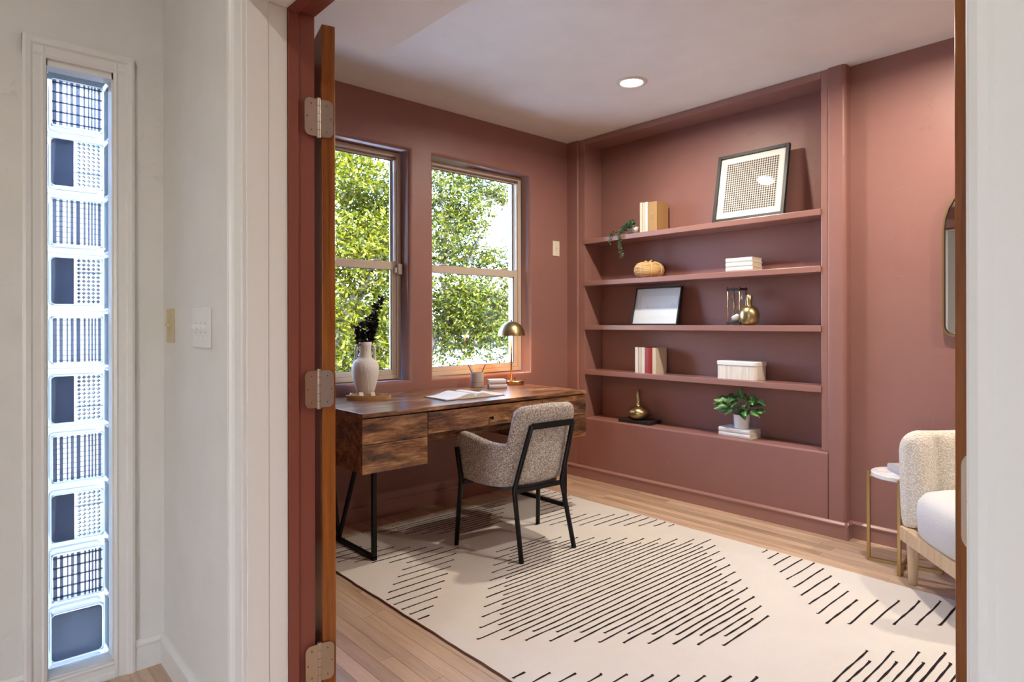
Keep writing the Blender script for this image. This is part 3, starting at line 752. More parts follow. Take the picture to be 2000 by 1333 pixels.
# ------------------------------------------------------------------ desk chair
def loft_shell(path, hfun, zbot, thick, outf, seat_z, end_round=.06, rings=7, inner_mod=None):
    """U-shaped upholstered wall. path(t)->(x,y) at the base; outf(x,y,z)->(x,y) flares it with height"""
    bm = B(); n = 200; loops = []
    for i in range(n+1):
        t = i/n; h = hfun(t); x, y = path(t); xa, ya = path(max(0, t-.004)); xb, yb = path(min(1, t+.004))
        d = Vector((xb-xa, yb-ya)).normalized(); nin = Vector((d.y, -d.x))          # points to the inside for a path run left-front -> back -> right-front
        if nin.dot(Vector((-x, .03-y))) < 0: nin = -nin
        e = min(t, 1-t); es = min(1, math.sqrt(max(0, 1-(1-min(1, e/end_round))**2))+.02)
        th = thick*(.35+.65*es); hh = zbot+.10+(h-zbot-.10)*(.72+.28*es)
        loop = []; r = th/2
        zs_ = [zbot+.012, zbot+.03, zbot+.10] + [zbot+.10+(hh-r-zbot-.10)*k/3 for k in (1, 2, 3)]
        for k, z in enumerate(zs_):
            ins = (.014 if k == 0 else .003 if k == 1 else 0); X, Y = outf(x, y, z); loop.append((X+nin.x*ins, Y+nin.y*ins, z))
        X, Y = outf(x, y, hh-r)
        for a in (30, 60, 90, 120, 150): loop.append((X+nin.x*(r-r*cos(radians(a))), Y+nin.y*(r-r*cos(radians(a))), hh-r+r*sin(radians(a))))
        for k, z in enumerate([hh-r-(hh-r-seat_z)*q/4 for q in range(5)]):
            X, Y = outf(x, y, z); tt = th*(inner_mod(t, z) if inner_mod else 1); loop.append((X+nin.x*tt, Y+nin.y*tt, z))
        X, Y = outf(x, y, zbot); loop.append((X+nin.x*th, Y+nin.y*th, zbot)); loop.append((X+nin.x*.02, Y+nin.y*.02, zbot))
        loops.append([bm.verts.new(p) for p in loop])
    for a, b in zip(loops, loops[1:]):
        m_ = len(a)
        for k in range(m_): bm.faces.new((a[k], a[(k+1) % m_], b[(k+1) % m_], b[k]))
    bm.faces.new(loops[0]); bm.faces.new(loops[-1][::-1])
    return bm
def spline(pts):
    P_ = [Vector(p) for p in pts]; n = len(P_)-1
    def f(t):
        u = t*n; i = min(int(u), n-1); s = u-i
        p0, p1, p2, p3 = P_[max(i-1, 0)], P_[i], P_[i+1], P_[min(i+2, n)]
        q = .5*((2*p1)+(p2-p0)*s+(2*p0-5*p1+4*p2-p3)*s*s+(3*p1-p0-3*p2+p3)*s**3); return q.x, q.y
    return f
ch = thing('desk_chair', 'grey boucle armchair with black tubular legs drawn up to the desk', 'chair', (2.291, 2.471, RT), radians(-4))
left = [(-.255, .245), (-.262, .15), (-.262, .05), (-.245, -.03), (-.195, -.095), (-.10, -.128)]
cpath = spline(left+[(0, -.135)]+[(-x, y) for x, y in left[::-1]])
def sm(a, b, x): x = max(0, min(1, (x-a)/(b-a))); return x*x*(3-2*x)
def ch_h(t):
    e = min(t, 1-t)
    arm = .602-.030*sm(.05, .30, e); return arm+(.735-arm)*sm(.322, .336, e) + .030*math.sin(pi/2*max(0, min(1, (e-.334)/.05))) + .008*sm(.36, .5, e)
def ch_out(x, y, z):
    k = (z-.34); w_ = sm(.10, -.10, y) if False else max(0, min(1, (.06-y)/.17))
    return x*(1+.16*min(k, .27)), y-.27*max(0, k)*w_+(.02*(1-w_))*0
bm = loft_shell(cpath, ch_h, .345, .062, ch_out, .40)
obj('shell', bm, 'boucle_grey', ch, smooth=True, sub=1)
pl = [( .205*math.copysign(abs(cos(a))**.6, cos(a)), .075+.165*math.copysign(abs(sin(a))**.6, sin(a))) for a in [2*pi*k/40 for k in range(40)]]
bm = B(); rg = []
for z, s in ((.352, .96), (.37, 1.0), (.43, 1.03), (.455, .98), (.466, .86), (.469, .5)): rg.append([bm.verts.new((x*s, .075+(y-.075)*s, z)) for x, y in pl])
for a, b in zip(rg, rg[1:]):
    for k in range(40): bm.faces.new((a[k], a[(k+1) % 40], b[(k+1) % 40], b[k]))
bm.faces.new(rg[0][::-1]); bm.faces.new(rg[-1])
obj('seat', bm, 'boucle_grey', ch, smooth=True)
obj('seat_base', prism(B(), [(x*.97, .06+(y-.075)*1.12) for x, y in pl], 'z', .330, .350), 'black_matte', ch)
for s in (-1, 1):
    obj('leg', tube(B(), [(s*.176, -.209, 0), (s*.160, -.135, .325), (s*.159, -.133, .345), (s*.138, -.242, .672)], .0125, 12), 'black_metal', ch, smooth=True)
    obj('leg', tube(B(), [(s*.282, .209, 0), (s*.268, .185, .35), (s*.270, .186, .375), (s*.287, .197, .52)], .0125, 12), 'black_metal', ch, smooth=True)
obj('back_rail', bar(B(), [(-.138, -.246, .668), (.138, -.246, .668)], .010, .032), 'black_metal', ch, bevel=.002)
obj('seat_rail', bar(B(), [(-.262, .18, .335), (.262, .18, .335)], .02, .02), 'black_metal', ch)
obj('seat_rail', bar(B(), [(-.160, -.128, .33), (.160, -.128, .33)], .02, .02), 'black_metal', ch)

# ------------------------------------------------------------------ cream armchair and side table
ac = thing('armchair', 'cream boucle tub armchair with channel tufting and pale wood legs', 'armchair', (3.207, .514, 0), radians(40.1))
al = [(-.335, .32), (-.345, .13), (-.335, -.06), (-.27, -.24), (-.14, -.335)]
apath = spline(al+[(0, -.36)]+[(-x, y) for x, y in al[::-1]])
def ac_h(t): e = min(t, 1-t); return .695+.055*sm(.05, .45, e)
bm = loft_shell(apath, ac_h, .255, .085, lambda x, y, z: (x*(1+.05*(z-.25)), y*(1+.05*(z-.25))), .30, .05, inner_mod=lambda t, z: .72+.42*abs(sin(t*pi*17+.6))**.5)
obj('shell', bm, 'boucle_cream', ac, smooth=True, sub=1)
pl = [(.258*math.copysign(abs(cos(a))**.55, cos(a)), .045+.295*math.copysign(abs(sin(a))**.55, sin(a))) for a in [2*pi*k/48 for k in range(48)]]
bm = B(); rg = []
for z, s in ((.262, .97), (.28, 1.0), (.36, 1.02), (.41, 1.0), (.44, .93), (.456, .78), (.462, .4)): rg.append([bm.verts.new((x*s, .045+(y-.045)*s, z)) for x, y in pl])
for a, b in zip(rg, rg[1:]):
    for k in range(48): bm.faces.new((a[k], a[(k+1) % 48], b[(k+1) % 48], b[k]))
bm.faces.new(rg[0][::-1]); bm.faces.new(rg[-1]); obj('seat_cushion', bm, 'seat_white', ac, smooth=True)
obj('seat_rail', bxm(-.325, .325, .290, .328, .192, .256), 'light_wood', ac, bevel=.004)
for s in (-1, 1): obj('seat_rail', bxm(s*.315-.015, s*.315+.015, -.22, .289, .200, .254), 'light_wood', ac, bevel=.003)
for sx, sy in ((-1, 1), (1, 1), (-1, -1), (1, -1)): obj('leg', lathe(B(), [(.016, 0), (.018, .004), (.027, .255)], (sx*.295, .284 if sy > 0 else -.22, (RT+.001 if (sx < 0 and sy > 0) else 0)), 20), 'light_wood', ac, smooth=True)

tb = thing('side_table', 'round white marble side table with crossed brass legs beside the armchair', 'table', (3.458, 1.018, 0))
TZ = .452
def marble():
    m = mat('marble', (.80, .79, .79), .22); n = noise(m, coords(m), 5, 6, .6, 1.5)
    LK(m, ramp(m, n, [(.44, (.80, .795, .79)), (.5, (.62, .61, .62)), (.53, (.80, .795, .79))]), BS(m).inputs['Base Color'])
marble()
obj('table_top', lathe(B(), [(.136, TZ-.022), (.140, TZ-.020), (.140, TZ-.002), (.138, TZ)], seg=48), 'marble', tb, bevel=.001)
for (vx, vy) in ((-.026, .149), (-.141, -.022)):
    u = Vector((vx, vy, 0)); w_ = .014
    for s in (-1, 1): obj('leg', bar(B(), [u*s+Vector((0, 0, 0)), u*s+Vector((0, 0, TZ-.010))], w_), 'brass_dull', tb, bevel=.001)
    obj('stretcher', bar(B(), [-u+Vector((0, 0, .007)), u+Vector((0, 0, .007))], w_, .014), 'brass_dull', tb, bevel=.001)
    obj('stretcher', bar(B(), [-u*.97+Vector((0, 0, TZ-.030)), u*.97+Vector((0, 0, TZ-.030))], w_, .010), 'brass_dull', tb)
def book(name, label, size, loc, rz, cover, pages='paper', flat=True, group=None, spine='-x', ct=.0025, round_=True):
    """flat: size=(depth from spine, length, thickness). spine on local -x side; upright books stand on their tail with spine to -x"""
    a, L, T = size; t = thing(name, label, 'book', loc, rz, group)
    bm = B()
    if flat:
        box(bm, 0, a, -L/2, L/2, 0, ct); box(bm, 0, a, -L/2, L/2, T-ct, T)
        sp_ = [(ct, 0), (0, 0), (-.004, T*.25), (-.0052, T*.5), (-.004, T*.75), (0, T), (ct, T)]; prism(bm, sp_, 'y', -L/2, L/2)
        pg = bxm(ct+.0005, a-.003, -L/2+.003, L/2-.003, ct, T-ct)
    else:
        box(bm, 0, a, -T/2, -T/2+ct, 0, L); box(bm, 0, a, T/2-ct, T/2, 0, L)
        sp_ = [(ct, -T/2), (0, -T/2), (-.003, -T*.25), (-.004, 0), (-.003, T*.25), (0, T/2), (ct, T/2)]; prism(bm, sp_, 'z', 0, L)
        pg = bxm(ct+.0005, a-.003, -T/2+ct, T/2-ct, .002, L-.003)
    obj('cover', bm, cover, t); obj('pages', pg, pages, t)
    return t
book('book', 'thick grey clothbound book lying on the marble side table', (.15, .20, .034), (3.405, 1.03, TZ), radians(-50), 'cover_grey', 'paper_cream')

# ------------------------------------------------------------------ mirror
mr = thing('wall_mirror', 'arched wall mirror with thin black and brass rim behind the door edge', 'mirror', (XW, .655, 1.11))
def arch(w, h, rb, top=.25, inset=0):
    w -= inset; o = []
    for k in range(7): a = radians(180+90*k/6); o.append((-w+rb+rb*cos(a), inset+rb+rb*sin(a)))
    for k in range(7): a = radians(270+90*k/6); o.append((w-rb+rb*cos(a), inset+rb+rb*sin(a)))
    zc = h-top
    for k in range(17): a = pi*k/16; o.append((w*cos(a), zc+(top-inset)*sin(a)))
    return o
mrim = arch(.262, .80, .05, .27); mi_ = arch(.262, .80, .045, .27, .008)
bm = B(); n = len(mrim)
A = [bm.verts.new((-.030, y, z)) for y, z in mrim]; C = [bm.verts.new((0, y, z)) for y, z in mrim]; I = [bm.verts.new((-.030, y, z)) for y, z in mi_]; J = [bm.verts.new((-.020, y, z)) for y, z in mi_]
for P_, Q_ in ((C, A), (A, I), (I, J)):
    for k in range(n): bm.faces.new((P_[k], P_[(k+1) % n], Q_[(k+1) % n], Q_[k]))
obj('rim', bm, 'brass_dull', mr)
bm = B(); bm.faces.new([bm.verts.new((-.021, y, z)) for y, z in mi_]); obj('mirror_glass', bm, 'mirror_glass', mr)
bm = B(); bm.faces.new([bm.verts.new((-.0005, y, z)) for y, z in mi_]); obj('backing', bm, 'black_matte', mr)
bm = B(); i2 = arch(.262, .80, .045, .27, .012)
a_ = [bm.verts.new((-.0235, y, z)) for y, z in mi_]; b_ = [bm.verts.new((-.0215, y, z)) for y, z in i2]
for k in range(n): bm.faces.new((a_[k], a_[(k+1) % n], b_[(k+1) % n], b_[k]))
obj('inner_rim', bm, 'black_matte', mr)

# ------------------------------------------------------------------ things on the desk
# table lamp
lp_ = thing('table_lamp', 'brass dome table lamp lit at the back of the desk', 'lamp', (2.955, 3.262, DZ))
obj('base', lathe(B(), [(.058, 0), (.061, .003), (.061, .024), (.058, .028)], seg=48), 'brass', lp_, bevel=.001)
PO = Vector((-.020, .016, 0))
obj('pole', tube(B(), [PO+Vector((0, 0, .028)), PO+Vector((0, 0, .345))], .0055, 14), 'brass', lp_, smooth=True)
obj('switch_knob', lathe(B(), [(.007, .028), (.007, .046), (.009, .047), (.009, .052)], (-.004, .0, 0), 16), 'brass', lp_)
R_ = .0955; prof = []
for k in range(13): a = radians(4+86*k/12); prof.append((R_*cos(radians(90*k/12)) if k < 12 else .004, .340+.100*sin(radians(90*k/12))))
obj('lamp_shade', lathe(B(), prof, (PO.x, PO.y, 0), 48, cap0=False), 'brass_brushed', lp_, smooth=True)
obj('shade_lining', lathe(B(), [(r*.985, z-.0015) for r, z in prof], (PO.x, PO.y, 0), 48, cap0=False), 'shade_inner', lp_, smooth=True)
obj('finial', lathe(B(), [(.003, .438), (.005, .444), (.003, .450)], (PO.x, PO.y, 0), 12), 'black_metal', lp_)
obj('bulb', lathe(B(), [(.008, .350), (.022, .372), (.022, .388), (.008, .402)], (PO.x, PO.y, 0), 16), 'bulb_glow', lp_, smooth=True)
l = bpy.data.lights.new('lamp_bulb', 'POINT'); l.energy = 4.0; l.color = (1, .58, .24); l.shadow_soft_size = .03
lo = bpy.data.objects.new('lamp_bulb', l); COL.objects.link(lo); lo.parent = lp_; lo.location = (PO.x, PO.y, .345)
# vase with black foliage
vz = thing('vase', 'white textured amphora vase with two handles on the desk', 'vase', (1.812, 3.285, DZ))
obj('body', lathe(B(), [(.036, 0), (.040, .004), (.056, .05), (.071, .11), (.078, .155), (.077, .18), (.068, .205), (.050, .220), (.040, .226), (.036, .235), (.034, .26), (.035, .30), (.037, .318), (.033, .319), (.030, .30), (.029, .25)], seg=48, cap1=False), 'vase_white', vz, smooth=True)
hd = Vector((sin(YAW), -cos(YAW), 0)); hd = Vector((.80, -.60, 0))
for s in (-1, 1):
    obj('handle', tube(B(), [hd*s*.030+Vector((0, 0, .304)), hd*s*.044+Vector((0, 0, .301)), hd*s*.052+Vector((0, 0, .285)), hd*s*.053+Vector((0, 0, .25)), hd*s*.055+Vector((0, 0, .215)), hd*s*.058+Vector((0, 0, .200))], [.007, .007, .007, .0075, .008, .009], 10), 'vase_white', vz, smooth=True)
st = thing('dried_stems', 'black dried leafy stems standing in the white vase', 'plant', (1.812, 3.285, DZ+.06))
bms = B(); bml = B()
def leafquad(bm, p, d, n_, L, w_):
    d = d.normalized(); s = d.cross(n_).normalized()
    v = [bm.verts.new(q) for q in (p, p+d*L*.5+s*w_*.5, p+d*L, p+d*L*.5-s*w_*.5)]; bm.faces.new(v)
for k, (tx, tz, n) in enumerate(((.085, .52, 70), (.060, .47, 80), (-.02, .37, 80), (-.050, .34, 80), (.055, .42, 90), (.02, .40, 90), (.035, .36, 90), (-.01, .33, 90))):
    dy = random.uniform(-.03, .03); pts = []
    for q in range(9): s = q/8; pts.append(hd*(tx*s**1.3)+Vector((dy*s*.6, dy*s*.6, tz*s)))
    tube(bms, pts, [.0022]*9, 5)
    for i in range(n):
        s = random.uniform(.62, 1.0); q = min(int(s*8), 7); p = pts[q].lerp(pts[q+1], s*8-q)
        d = Vector((random.gauss(0, 1), random.gauss(0, 1), random.gauss(.2, .8))); nn = Vector((random.gauss(0, 1), random.gauss(0, 1), random.gauss(0, 1)))
        leafquad(bml, p, d, nn, random.uniform(.020, .034), random.uniform(.014, .022))
obj('stem', bms, 'leaf_black', st); obj('foliage', bml, 'leaf_black', st, kind='stuff')
# oval tray and trinkets
TRC = Vector((1.770, 3.172, DZ)); TRA = radians(-34); TL, TW = .124, .052
ty = thing('oval_tray', 'oval wooden tray holding trinkets in front of the white vase', 'tray', TRC, TRA)
ell = lambda k, s: [(TL*s*cos(2*pi*i/48), TW*s*sin(2*pi*i/48)) for i in range(48)]
bm = B(); o0, o1, i1, i0 = [], [], [], []
for i in range(48):
    c_, s_ = cos(2*pi*i/48), sin(2*pi*i/48)
    o0.append(bm.verts.new((TL*c_, TW*s_, 0))); o1.append(bm.verts.new((TL*c_, TW*s_, .026))); i1.append(bm.verts.new(((TL-.005)*c_, (TW-.005)*s_, .026))); i0.append(bm.verts.new(((TL-.006)*c_, (TW-.006)*s_, .005)))
for P_, Q_ in ((o0, o1), (o1, i1), (i1, i0)):
    for k in range(48): bm.faces.new((P_[k], P_[(k+1) % 48], Q_[(k+1) % 48], Q_[k]))
bm.faces.new(i0); bm.faces.new(o0[::-1]); obj('tray_body', bm, 'tray_wood', ty)
tm = Matrix.Translation(TRC) @ Matrix.Rotation(TRA, 4, 'Z')
for sx, lab in ((-.040, 'small ivory card propped in the tray nearer the door'), (.024, 'small ivory card propped in the tray nearer the open book')):
    t = tag(obj('place_card', bxm(-.012, .012, -.002, .002, -.018, .017, Matrix.Rotation(radians(-28), 4, 'X')), 'cover_cream'), lab, 'card'); t.location = tm @ Vector((sx, .012, .0235)); t.rotation_euler = (0, 0, TRA+.5)
for k, lab in enumerate(('cream bead at the door end of the row in the tray', 'second cream bead from the door in the tray row', 'middle cream bead of the row in the tray', 'fourth cream bead from the door in the tray row', 'cream bead at the book end of the row in the tray')):
    t = tag(obj('bead', lathe(B(), [(.001, -.006), (.0045, -.004), (.006, 0), (.0045, .004), (.001, .006)], seg=12), 'cover_cream', smooth=True), lab, 'bead', 'beads in the oval tray'); t.location = tm @ Vector((-.022+k*.0115, -.010, .0112))
def tangle(label, cx, n, r, mt, hz):
    pts = []
    for k in range(n):
        a = k*2.1+random.uniform(-.4, .4); rr = r*random.uniform(.4, 1); pts.append((rr*cos(a), rr*sin(a)*.7, .004+abs(hz*sin(k*1.3))))
    f = []
    for i in range(len(pts)-1):
        for q in range(3): f.append(Vector(pts[i]).lerp(Vector(pts[i+1]), q/3))
    o = tag(obj('necklace', tube(B(), f, .0014, 5), mt), label, 'necklace'); o.location = tm @ Vector((cx, 0, .005)); o.rotation_euler = (0, 0, TRA)
tangle('tangled silver necklace in the end of the tray nearer the door', -.085, 22, .024, 'nickel', .030)
tangle('tangled rose-coloured necklace in the end of the tray nearer the open book', .080, 22, .026, 'nickel', .026)
# open book
ob = thing('open_book', 'open hardback book with white pages lying on the desk', 'book', (2.255, 2.925, DZ), radians(-2))
OW, OD = .205, .108
bm = B(); box(bm, -OW-.006, OW+.006, -OD-.004, OD+.004, 0, .003); obj('cover', bm, 'cover_brown', ob)
for s in (-1, 1):
    pr = [(s*.002, .003), (s*(OW-.002), .003), (s*OW, .0085 if s < 0 else .012)]
    top = [(s*OW*u, .006+.020*(math.exp(-((u-.22)/.30)**2)) + .004*(1-u)) for u in [1-q/14 for q in range(1, 15)]]
    top[-1] = (s*.002, .006)
    obj('pages', prism(B(), pr+top, 'y', -OD, OD), 'paper', ob)
# pencil cup and pencils
CU = Vector((2.648, 3.300, DZ))
cu = thing('pencil_cup', 'beige stoneware pencil cup on the desk below the window', 'cup', CU)
obj('body', lathe(B(), [(.041, 0), (.043, .003), (.0435, .098), (.042, .100), (.039, .099), (.038, .006), (.001, .006)], seg=40, cap1=False), 'stoneware', cu, smooth=False)
obj('groove', lathe(B(), [(.0438, .034), (.0438, .036)], seg=40, cap0=False, cap1=False), 'cover_brown', cu)
for dx, tx, lab, mt in ((-.012, -.060, 'dark pencil leaning furthest toward the door in the cup', 'pencil_dark'), (-.004, -.044, 'pale pencil leaning beside the dark one in the cup', 'pencil_light'), (.012, .056, 'dark pencil leaning toward the brass lamp in the cup', 'pencil_dark')):
    hdv = Vector((.74, -.67, 0)); t = thing('pencil', lab, 'pencil', CU+Vector((0, 0, .008)), group='pencils in the cup')
    a_, b_ = hdv*(-dx*.6), hdv*tx+Vector((0, 0, .142))
    obj('barrel', tube(B(), [a_, b_], .0035, 6), mt, t); dv = (b_-a_).normalized()
    obj('tip', tube(B(), [b_, b_+dv*.012], [.0035, .0006], 6), 'paper_cream', t)
book('book', 'small lilac-white book at the bottom of the pair on the desk', (.075, .118, .028), (2.684, 3.126, DZ), radians(62), 'cover_lilac', 'cover_grey')
book('book', 'small lilac-white book on top of the pair on the desk', (.075, .112, .030), (2.682, 3.130, DZ+.0285), radians(62), 'cover_lilac', 'paper')

# ------------------------------------------------------------------ things on the shelves
z1, z2, z3, z4 = SH
for (y, T, L, cov, pg, lab) in ((2.740, .022, .215, 'cover_cream', 'paper', 'cream upright book beside the trailing plant'), (2.717, .020, .212, 'cover_cream', 'paper', 'cream upright book second from the trailing plant'), (2.694, .022, .213, 'cover_white', 'paper', 'white upright book against the thick tan one'), (2.643, .076, .208, 'cover_tan', 'paper_cream', 'thick tan upright book with embossed emblem on the spine')):
    b_ = book('book', lab, (.135, L, T), (3.692, y, z1), 0, cov, pg, flat=False, group='upright books on the top shelf')
    if T > .05:
        bm = B(); zc = .098
        for (a0, a1, c0, c1) in ((-.011, .011, -.019, -.0175), (-.011, .011, .0175, .019), (-.011, -.0095, -.019, .019), (.0095, .011, -.019, .019), (-.005, .005, .004, .012), (-.005, .005, -.012, -.004)): box(bm, -.0046, -.0035, a0, a1, zc+c0, zc+c1)
        obj('emblem', bm, 'cover_tan_ink', b_)
# trailing plant
pt = thing('trailing_plant', 'small pot of string-of-pearls trailing over the top shelf edge', 'plant', (3.735, 2.835, z1))
obj('saucer', lathe(B(), [(.040, 0), (.044, .004), (.044, .010)], seg=24), 'black_matte', pt)
obj('pot', lathe(B(), [(.028, .010), (.034, .055), (.031, .056), (.029, .045)], seg=24), 'ceramic_white', pt, smooth=True)
bms, bml = B(), B()
def strand(path, n, sz):
    P_ = [Vector(p) for p in path]; tube(bms, P_, .0012, 4)
    for i in range(n):
        s = random.uniform(0, len(P_)-1.001); q = int(s); p = P_[q].lerp(P_[q+1], s-q)
        d = Vector((random.gauss(-.3, .8), random.gauss(0, .8), random.gauss(-.1, .7))); nn = Vector((random.gauss(0, 1), random.gauss(0, 1), random.gauss(0, 1)))
        p = p+Vector((random.gauss(0, 1), random.gauss(0, 1), random.gauss(0, 1)))*.0045
        leafquad(bml, p, d, nn, random.uniform(.009, .014)*sz, random.uniform(.006, .009)*sz)
for k in range(9):
    y = random.uniform(.0, .06); strand([(0, 0, .05), (-.03, y*.5-.0, .085-.01*k*.3), (-.055, y, .06), (-.075, y+.01, .02)], 55, 1.35)
for k in range(6): y = random.uniform(-.075, .03); strand([(0, 0, .05), (-.02, y*.4, .098), (-.045, y*.8, .085), (-.06, y, .05)], 55, 1.35)
strand([(-.07, .05, .035), (-.090, .055, .0), (-.094, .050, -.06), (-.094, .046, -.12), (-.094, .040, -.165)], 120, 1.3); strand([(-.07, .06, .035), (-.091, .060, -.0), (-.094, .062, -.05), (-.095, .058, -.10)], 90, 1.3)
strand([(-.06, .08, .03), (-.085, .12, .02), (-.091, .145, -.005), (-.093, .155, -.055)], 70, 1.3)
obj('stem', bms, 'leaf_string', pt); obj('foliage', bml, 'leaf_string', pt, kind='stuff')
# framed prints
def framed(name, label, yc, w, h, z, xb, lean, fw, fd, matw, art, matmat, artw=None, fm='black_matte', rz=0):
    t = thing(name, label, 'picture', (xb, yc, z)); t.rotation_euler = (0, 0, rz)
    r = Matrix.Rotation(lean, 4, 'Y')   # lean the top back toward +x
    def fb(nm, y0, y1, z0, z1, x0, x1, mt, bev=.001): return obj(nm, box(B(), x0, x1, y0, y1, z0, z1, r), mt, t, bevel=bev)
    fb('frame', -w/2, -w/2+fw, 0, h, -fd, 0, fm); fb('frame', w/2-fw, w/2, 0, h, -fd, 0, fm); fb('frame', -w/2+fw, w/2-fw, 0, fw, -fd, 0, fm); fb('frame', -w/2+fw, w/2-fw, h-fw, h, -fd, 0, fm)
    def card(nm, y0, y1, z0, z1, x, mt):
        # local XY carries the picture plane so prints can use object coordinates
        bm = B(); Wd, Hd = (y1-y0)/2, (z1-z0)/2
        bm.faces.new([bm.verts.new((a*Wd, b*Hd, 0)) for a, b in ((-1, -1), (1, -1), (1, 1), (-1, 1))])
        o = obj(nm, bm, mt, t); o.matrix_local = r @ Matrix.Translation((x, (y0+y1)/2, (z0+z1)/2)) @ Matrix(((0, 0, -1, 0), (-1, 0, 0, 0), (0, 1, 0, 0), (0, 0, 0, 1))); return o
    card('mat_board', -w/2+fw, w/2-fw, fw, h-fw, -fd*.45, matmat)
    a = matw; card('print', -w/2+fw+a[0], w/2-fw-a[1], fw+a[2], h-fw-a[3], -fd*.45-.0008, art)
    fb('backing', -w/2+.004, w/2-.004, .004, h-.004, -.004, -.001, 'black_matte', 0)
    return t
framed('framed_print', 'black-framed lattice pattern print leaning on the top shelf', 1.953, .468, .448, z1, 3.720, radians(11), .020, .024, (.040, .042, .042, .040), 'print_lattice', 'mat_board')
framed('framed_print', 'thin dark-framed pale landscape print leaning on the middle shelf', 2.668, .386, .276, z3, 3.745, radians(14), .008, .016, (.016, .052, .050, .058), 'print_hills', 'mat_pale_reflection')
# raffia pumpkin
pk = thing('raffia_pumpkin', 'woven raffia pumpkin ornament on the second shelf', 'ornament', (3.762, 2.722, z2))
pf = [(.045, 0), (.080, .006), (.102, .030), (.108, .055), (.102, .080), (.084, .102), (.050, .114), (.012, .108)]
obj('body', lathe(B(), pf, seg=64, fn=lambda a, z: 1-.055*abs(sin(a*4))**.5*0-.045*(1-abs(sin(a*4)))**3), 'raffia', pk, smooth=True)
for k in range(8):
    a = k*pi/4; pts = [Vector(((r*.975+.001)*cos(a), (r*.975+.001)*sin(a), z+.001)) for r, z in pf]
    obj('rib', tube(B(), pts, .0032, 6), 'raffia_cord', pk, smooth=True)
obj('stem', tube(B(), [(0, 0, .105), (.004, -.004, .120), (.016, -.010, .130)], [.006, .005, .004], 8), 'raffia_cord', pk, smooth=True)
for a in (.6, 2.9): obj('leaf', tube(B(), [(0, 0, .113), (.03*cos(a), .03*sin(a), .122), (.055*cos(a), .055*sin(a), .112)], [.002, .004, .001], 6), 'raffia_cord', pk)
# book stack on second shelf
for k, lab in enumerate(('cream book at the bottom of the stack on the second shelf', 'cream book in the middle of the stack on the second shelf', 'cream book on top of the stack on the second shelf')):
    book('book', lab, (.125, .180-.002*k, .028), (3.686, 1.992+.001*k, z2+k*.0287), 0, 'cover_white', 'paper_cream', group='book stack on the second shelf')
# hourglass
hg = thing('hourglass', 'hourglass with black square ends and brass rods on the middle shelf', 'hourglass', (3.745, 2.040, z3))
hs = .047
for z in (.006, .222): obj('end_plate', bxm(-hs, hs, -hs, hs, z, z+.012), 'black_matte', hg, bevel=.001)
for sx in (-1, 1):
    for sy in (-1, 1):
        obj('rod', tube(B(), [(sx*.040, sy*.040, 0), (sx*.040, sy*.040, .242)], .0032, 10), 'brass', hg, smooth=True)
gp = [(.018, .0185), (.030, .032), (.038, .055), (.034, .080), (.016, .103), (.005, .115), (.005, .125), (.016, .137), (.034, .160), (.038, .185), (.030, .208), (.018, .2215)]
obj('glass_bulb', lathe(B(), gp, seg=32), 'bulb_glass', hg, smooth=True)
obj('sand', lathe(B(), [(.016, .020), (.028, .032), (.035, .052), (.020, .062), (.004, .072)], seg=24), 'sand_white', hg, smooth=True)
# gold vase beside it
gv = tag(obj('bud_vase', lathe(B(), [(.028, 0), (.040, .004), (.055, .022), (.0615, .05), (.0605, .078), (.050, .103), (.030, .118), (.0155, .122), (.0145, .126), (.0165, .150), (.0205, .188), (.018, .1885), (.014, .15)], seg=48, cap1=False), 'brass_brushed', smooth=True), 'rounded brass bud vase with flared neck beside the hourglass', 'vase'); gv.location = (3.722, 1.945, z3)
# upright books on fourth shelf
for (y, T, cov, pg, lab) in ((2.783, .027, 'cover_white', 'paper', 'white upright book at the end away from the red one'), (2.754, .026, 'cover_cream', 'paper', 'cream upright book between two white ones'), (2.726, .027, 'cover_white', 'paper', 'white upright book touching the red one'), (2.680, .062, 'cover_red', 'paper', 'thick dark red upright book on the fourth shelf'), (2.632, .031, 'cover_cream', 'paper_cream', 'cream upright book on the bookend side of the red one')):
    book('book', lab, (.128, .182, T), (3.694, y, z4), 0, cov, pg, flat=False, group='upright books on the fourth shelf')
# storage box
sb = thing('storage_box', 'cream lidded storage box with rounded corners on the fourth shelf', 'box', (3.752, 2.013, z4))
obj('body', prism(B(), rrect(-.070, .070, -.134, .134, .022, 5), 'z', 0, .092), 'linen_board', sb, bevel=.002)
lid = obj('lid', prism(B(), rrect(-.074, .074, -.138, .138, .025, 5), 'z', .088, .114), 'white_plastic', sb, bevel=.004)
obj('lid_recess', prism(B(), rrect(-.062, .062, -.126, .126, .018, 5), 'z', .1142, .1148), 'cover_white', lid)
# sill: black tray, brass bottle
bt = tag(obj('display_slab', bxm(-.073, .073, -.134, .134, 0, .024), 'black_matte', bevel=.0015), 'flat black rectangular slab under the long-necked brass bottle', 'stand'); bt.location = (3.752, 2.800, SILL); bt.rotation_euler = (0, 0, radians(3))
bo = tag(obj('bottle_vase', lathe(B(), [(.030, 0), (.050, .006), (.070, .026), (.0765, .046), (.072, .066), (.052, .086), (.024, .097), (.0155, .104), (.0145, .130), (.0135, .212), (.011, .2125), (.010, .15)], seg=48, cap1=False), 'brass_brushed', smooth=True), 'squat brass bottle vase with a long thin neck', 'vase'); bo.location = (3.738, 2.800, SILL+.024)
for k, lab in enumerate(('white book at the bottom of the pair under the potted plant', 'white book directly under the potted plant')):
    book('book', lab, (.130, .218, .0282), (3.700, 2.035, SILL+.0285*k), radians(-3), 'cover_white', 'paper_cream', group='white books under the plant')
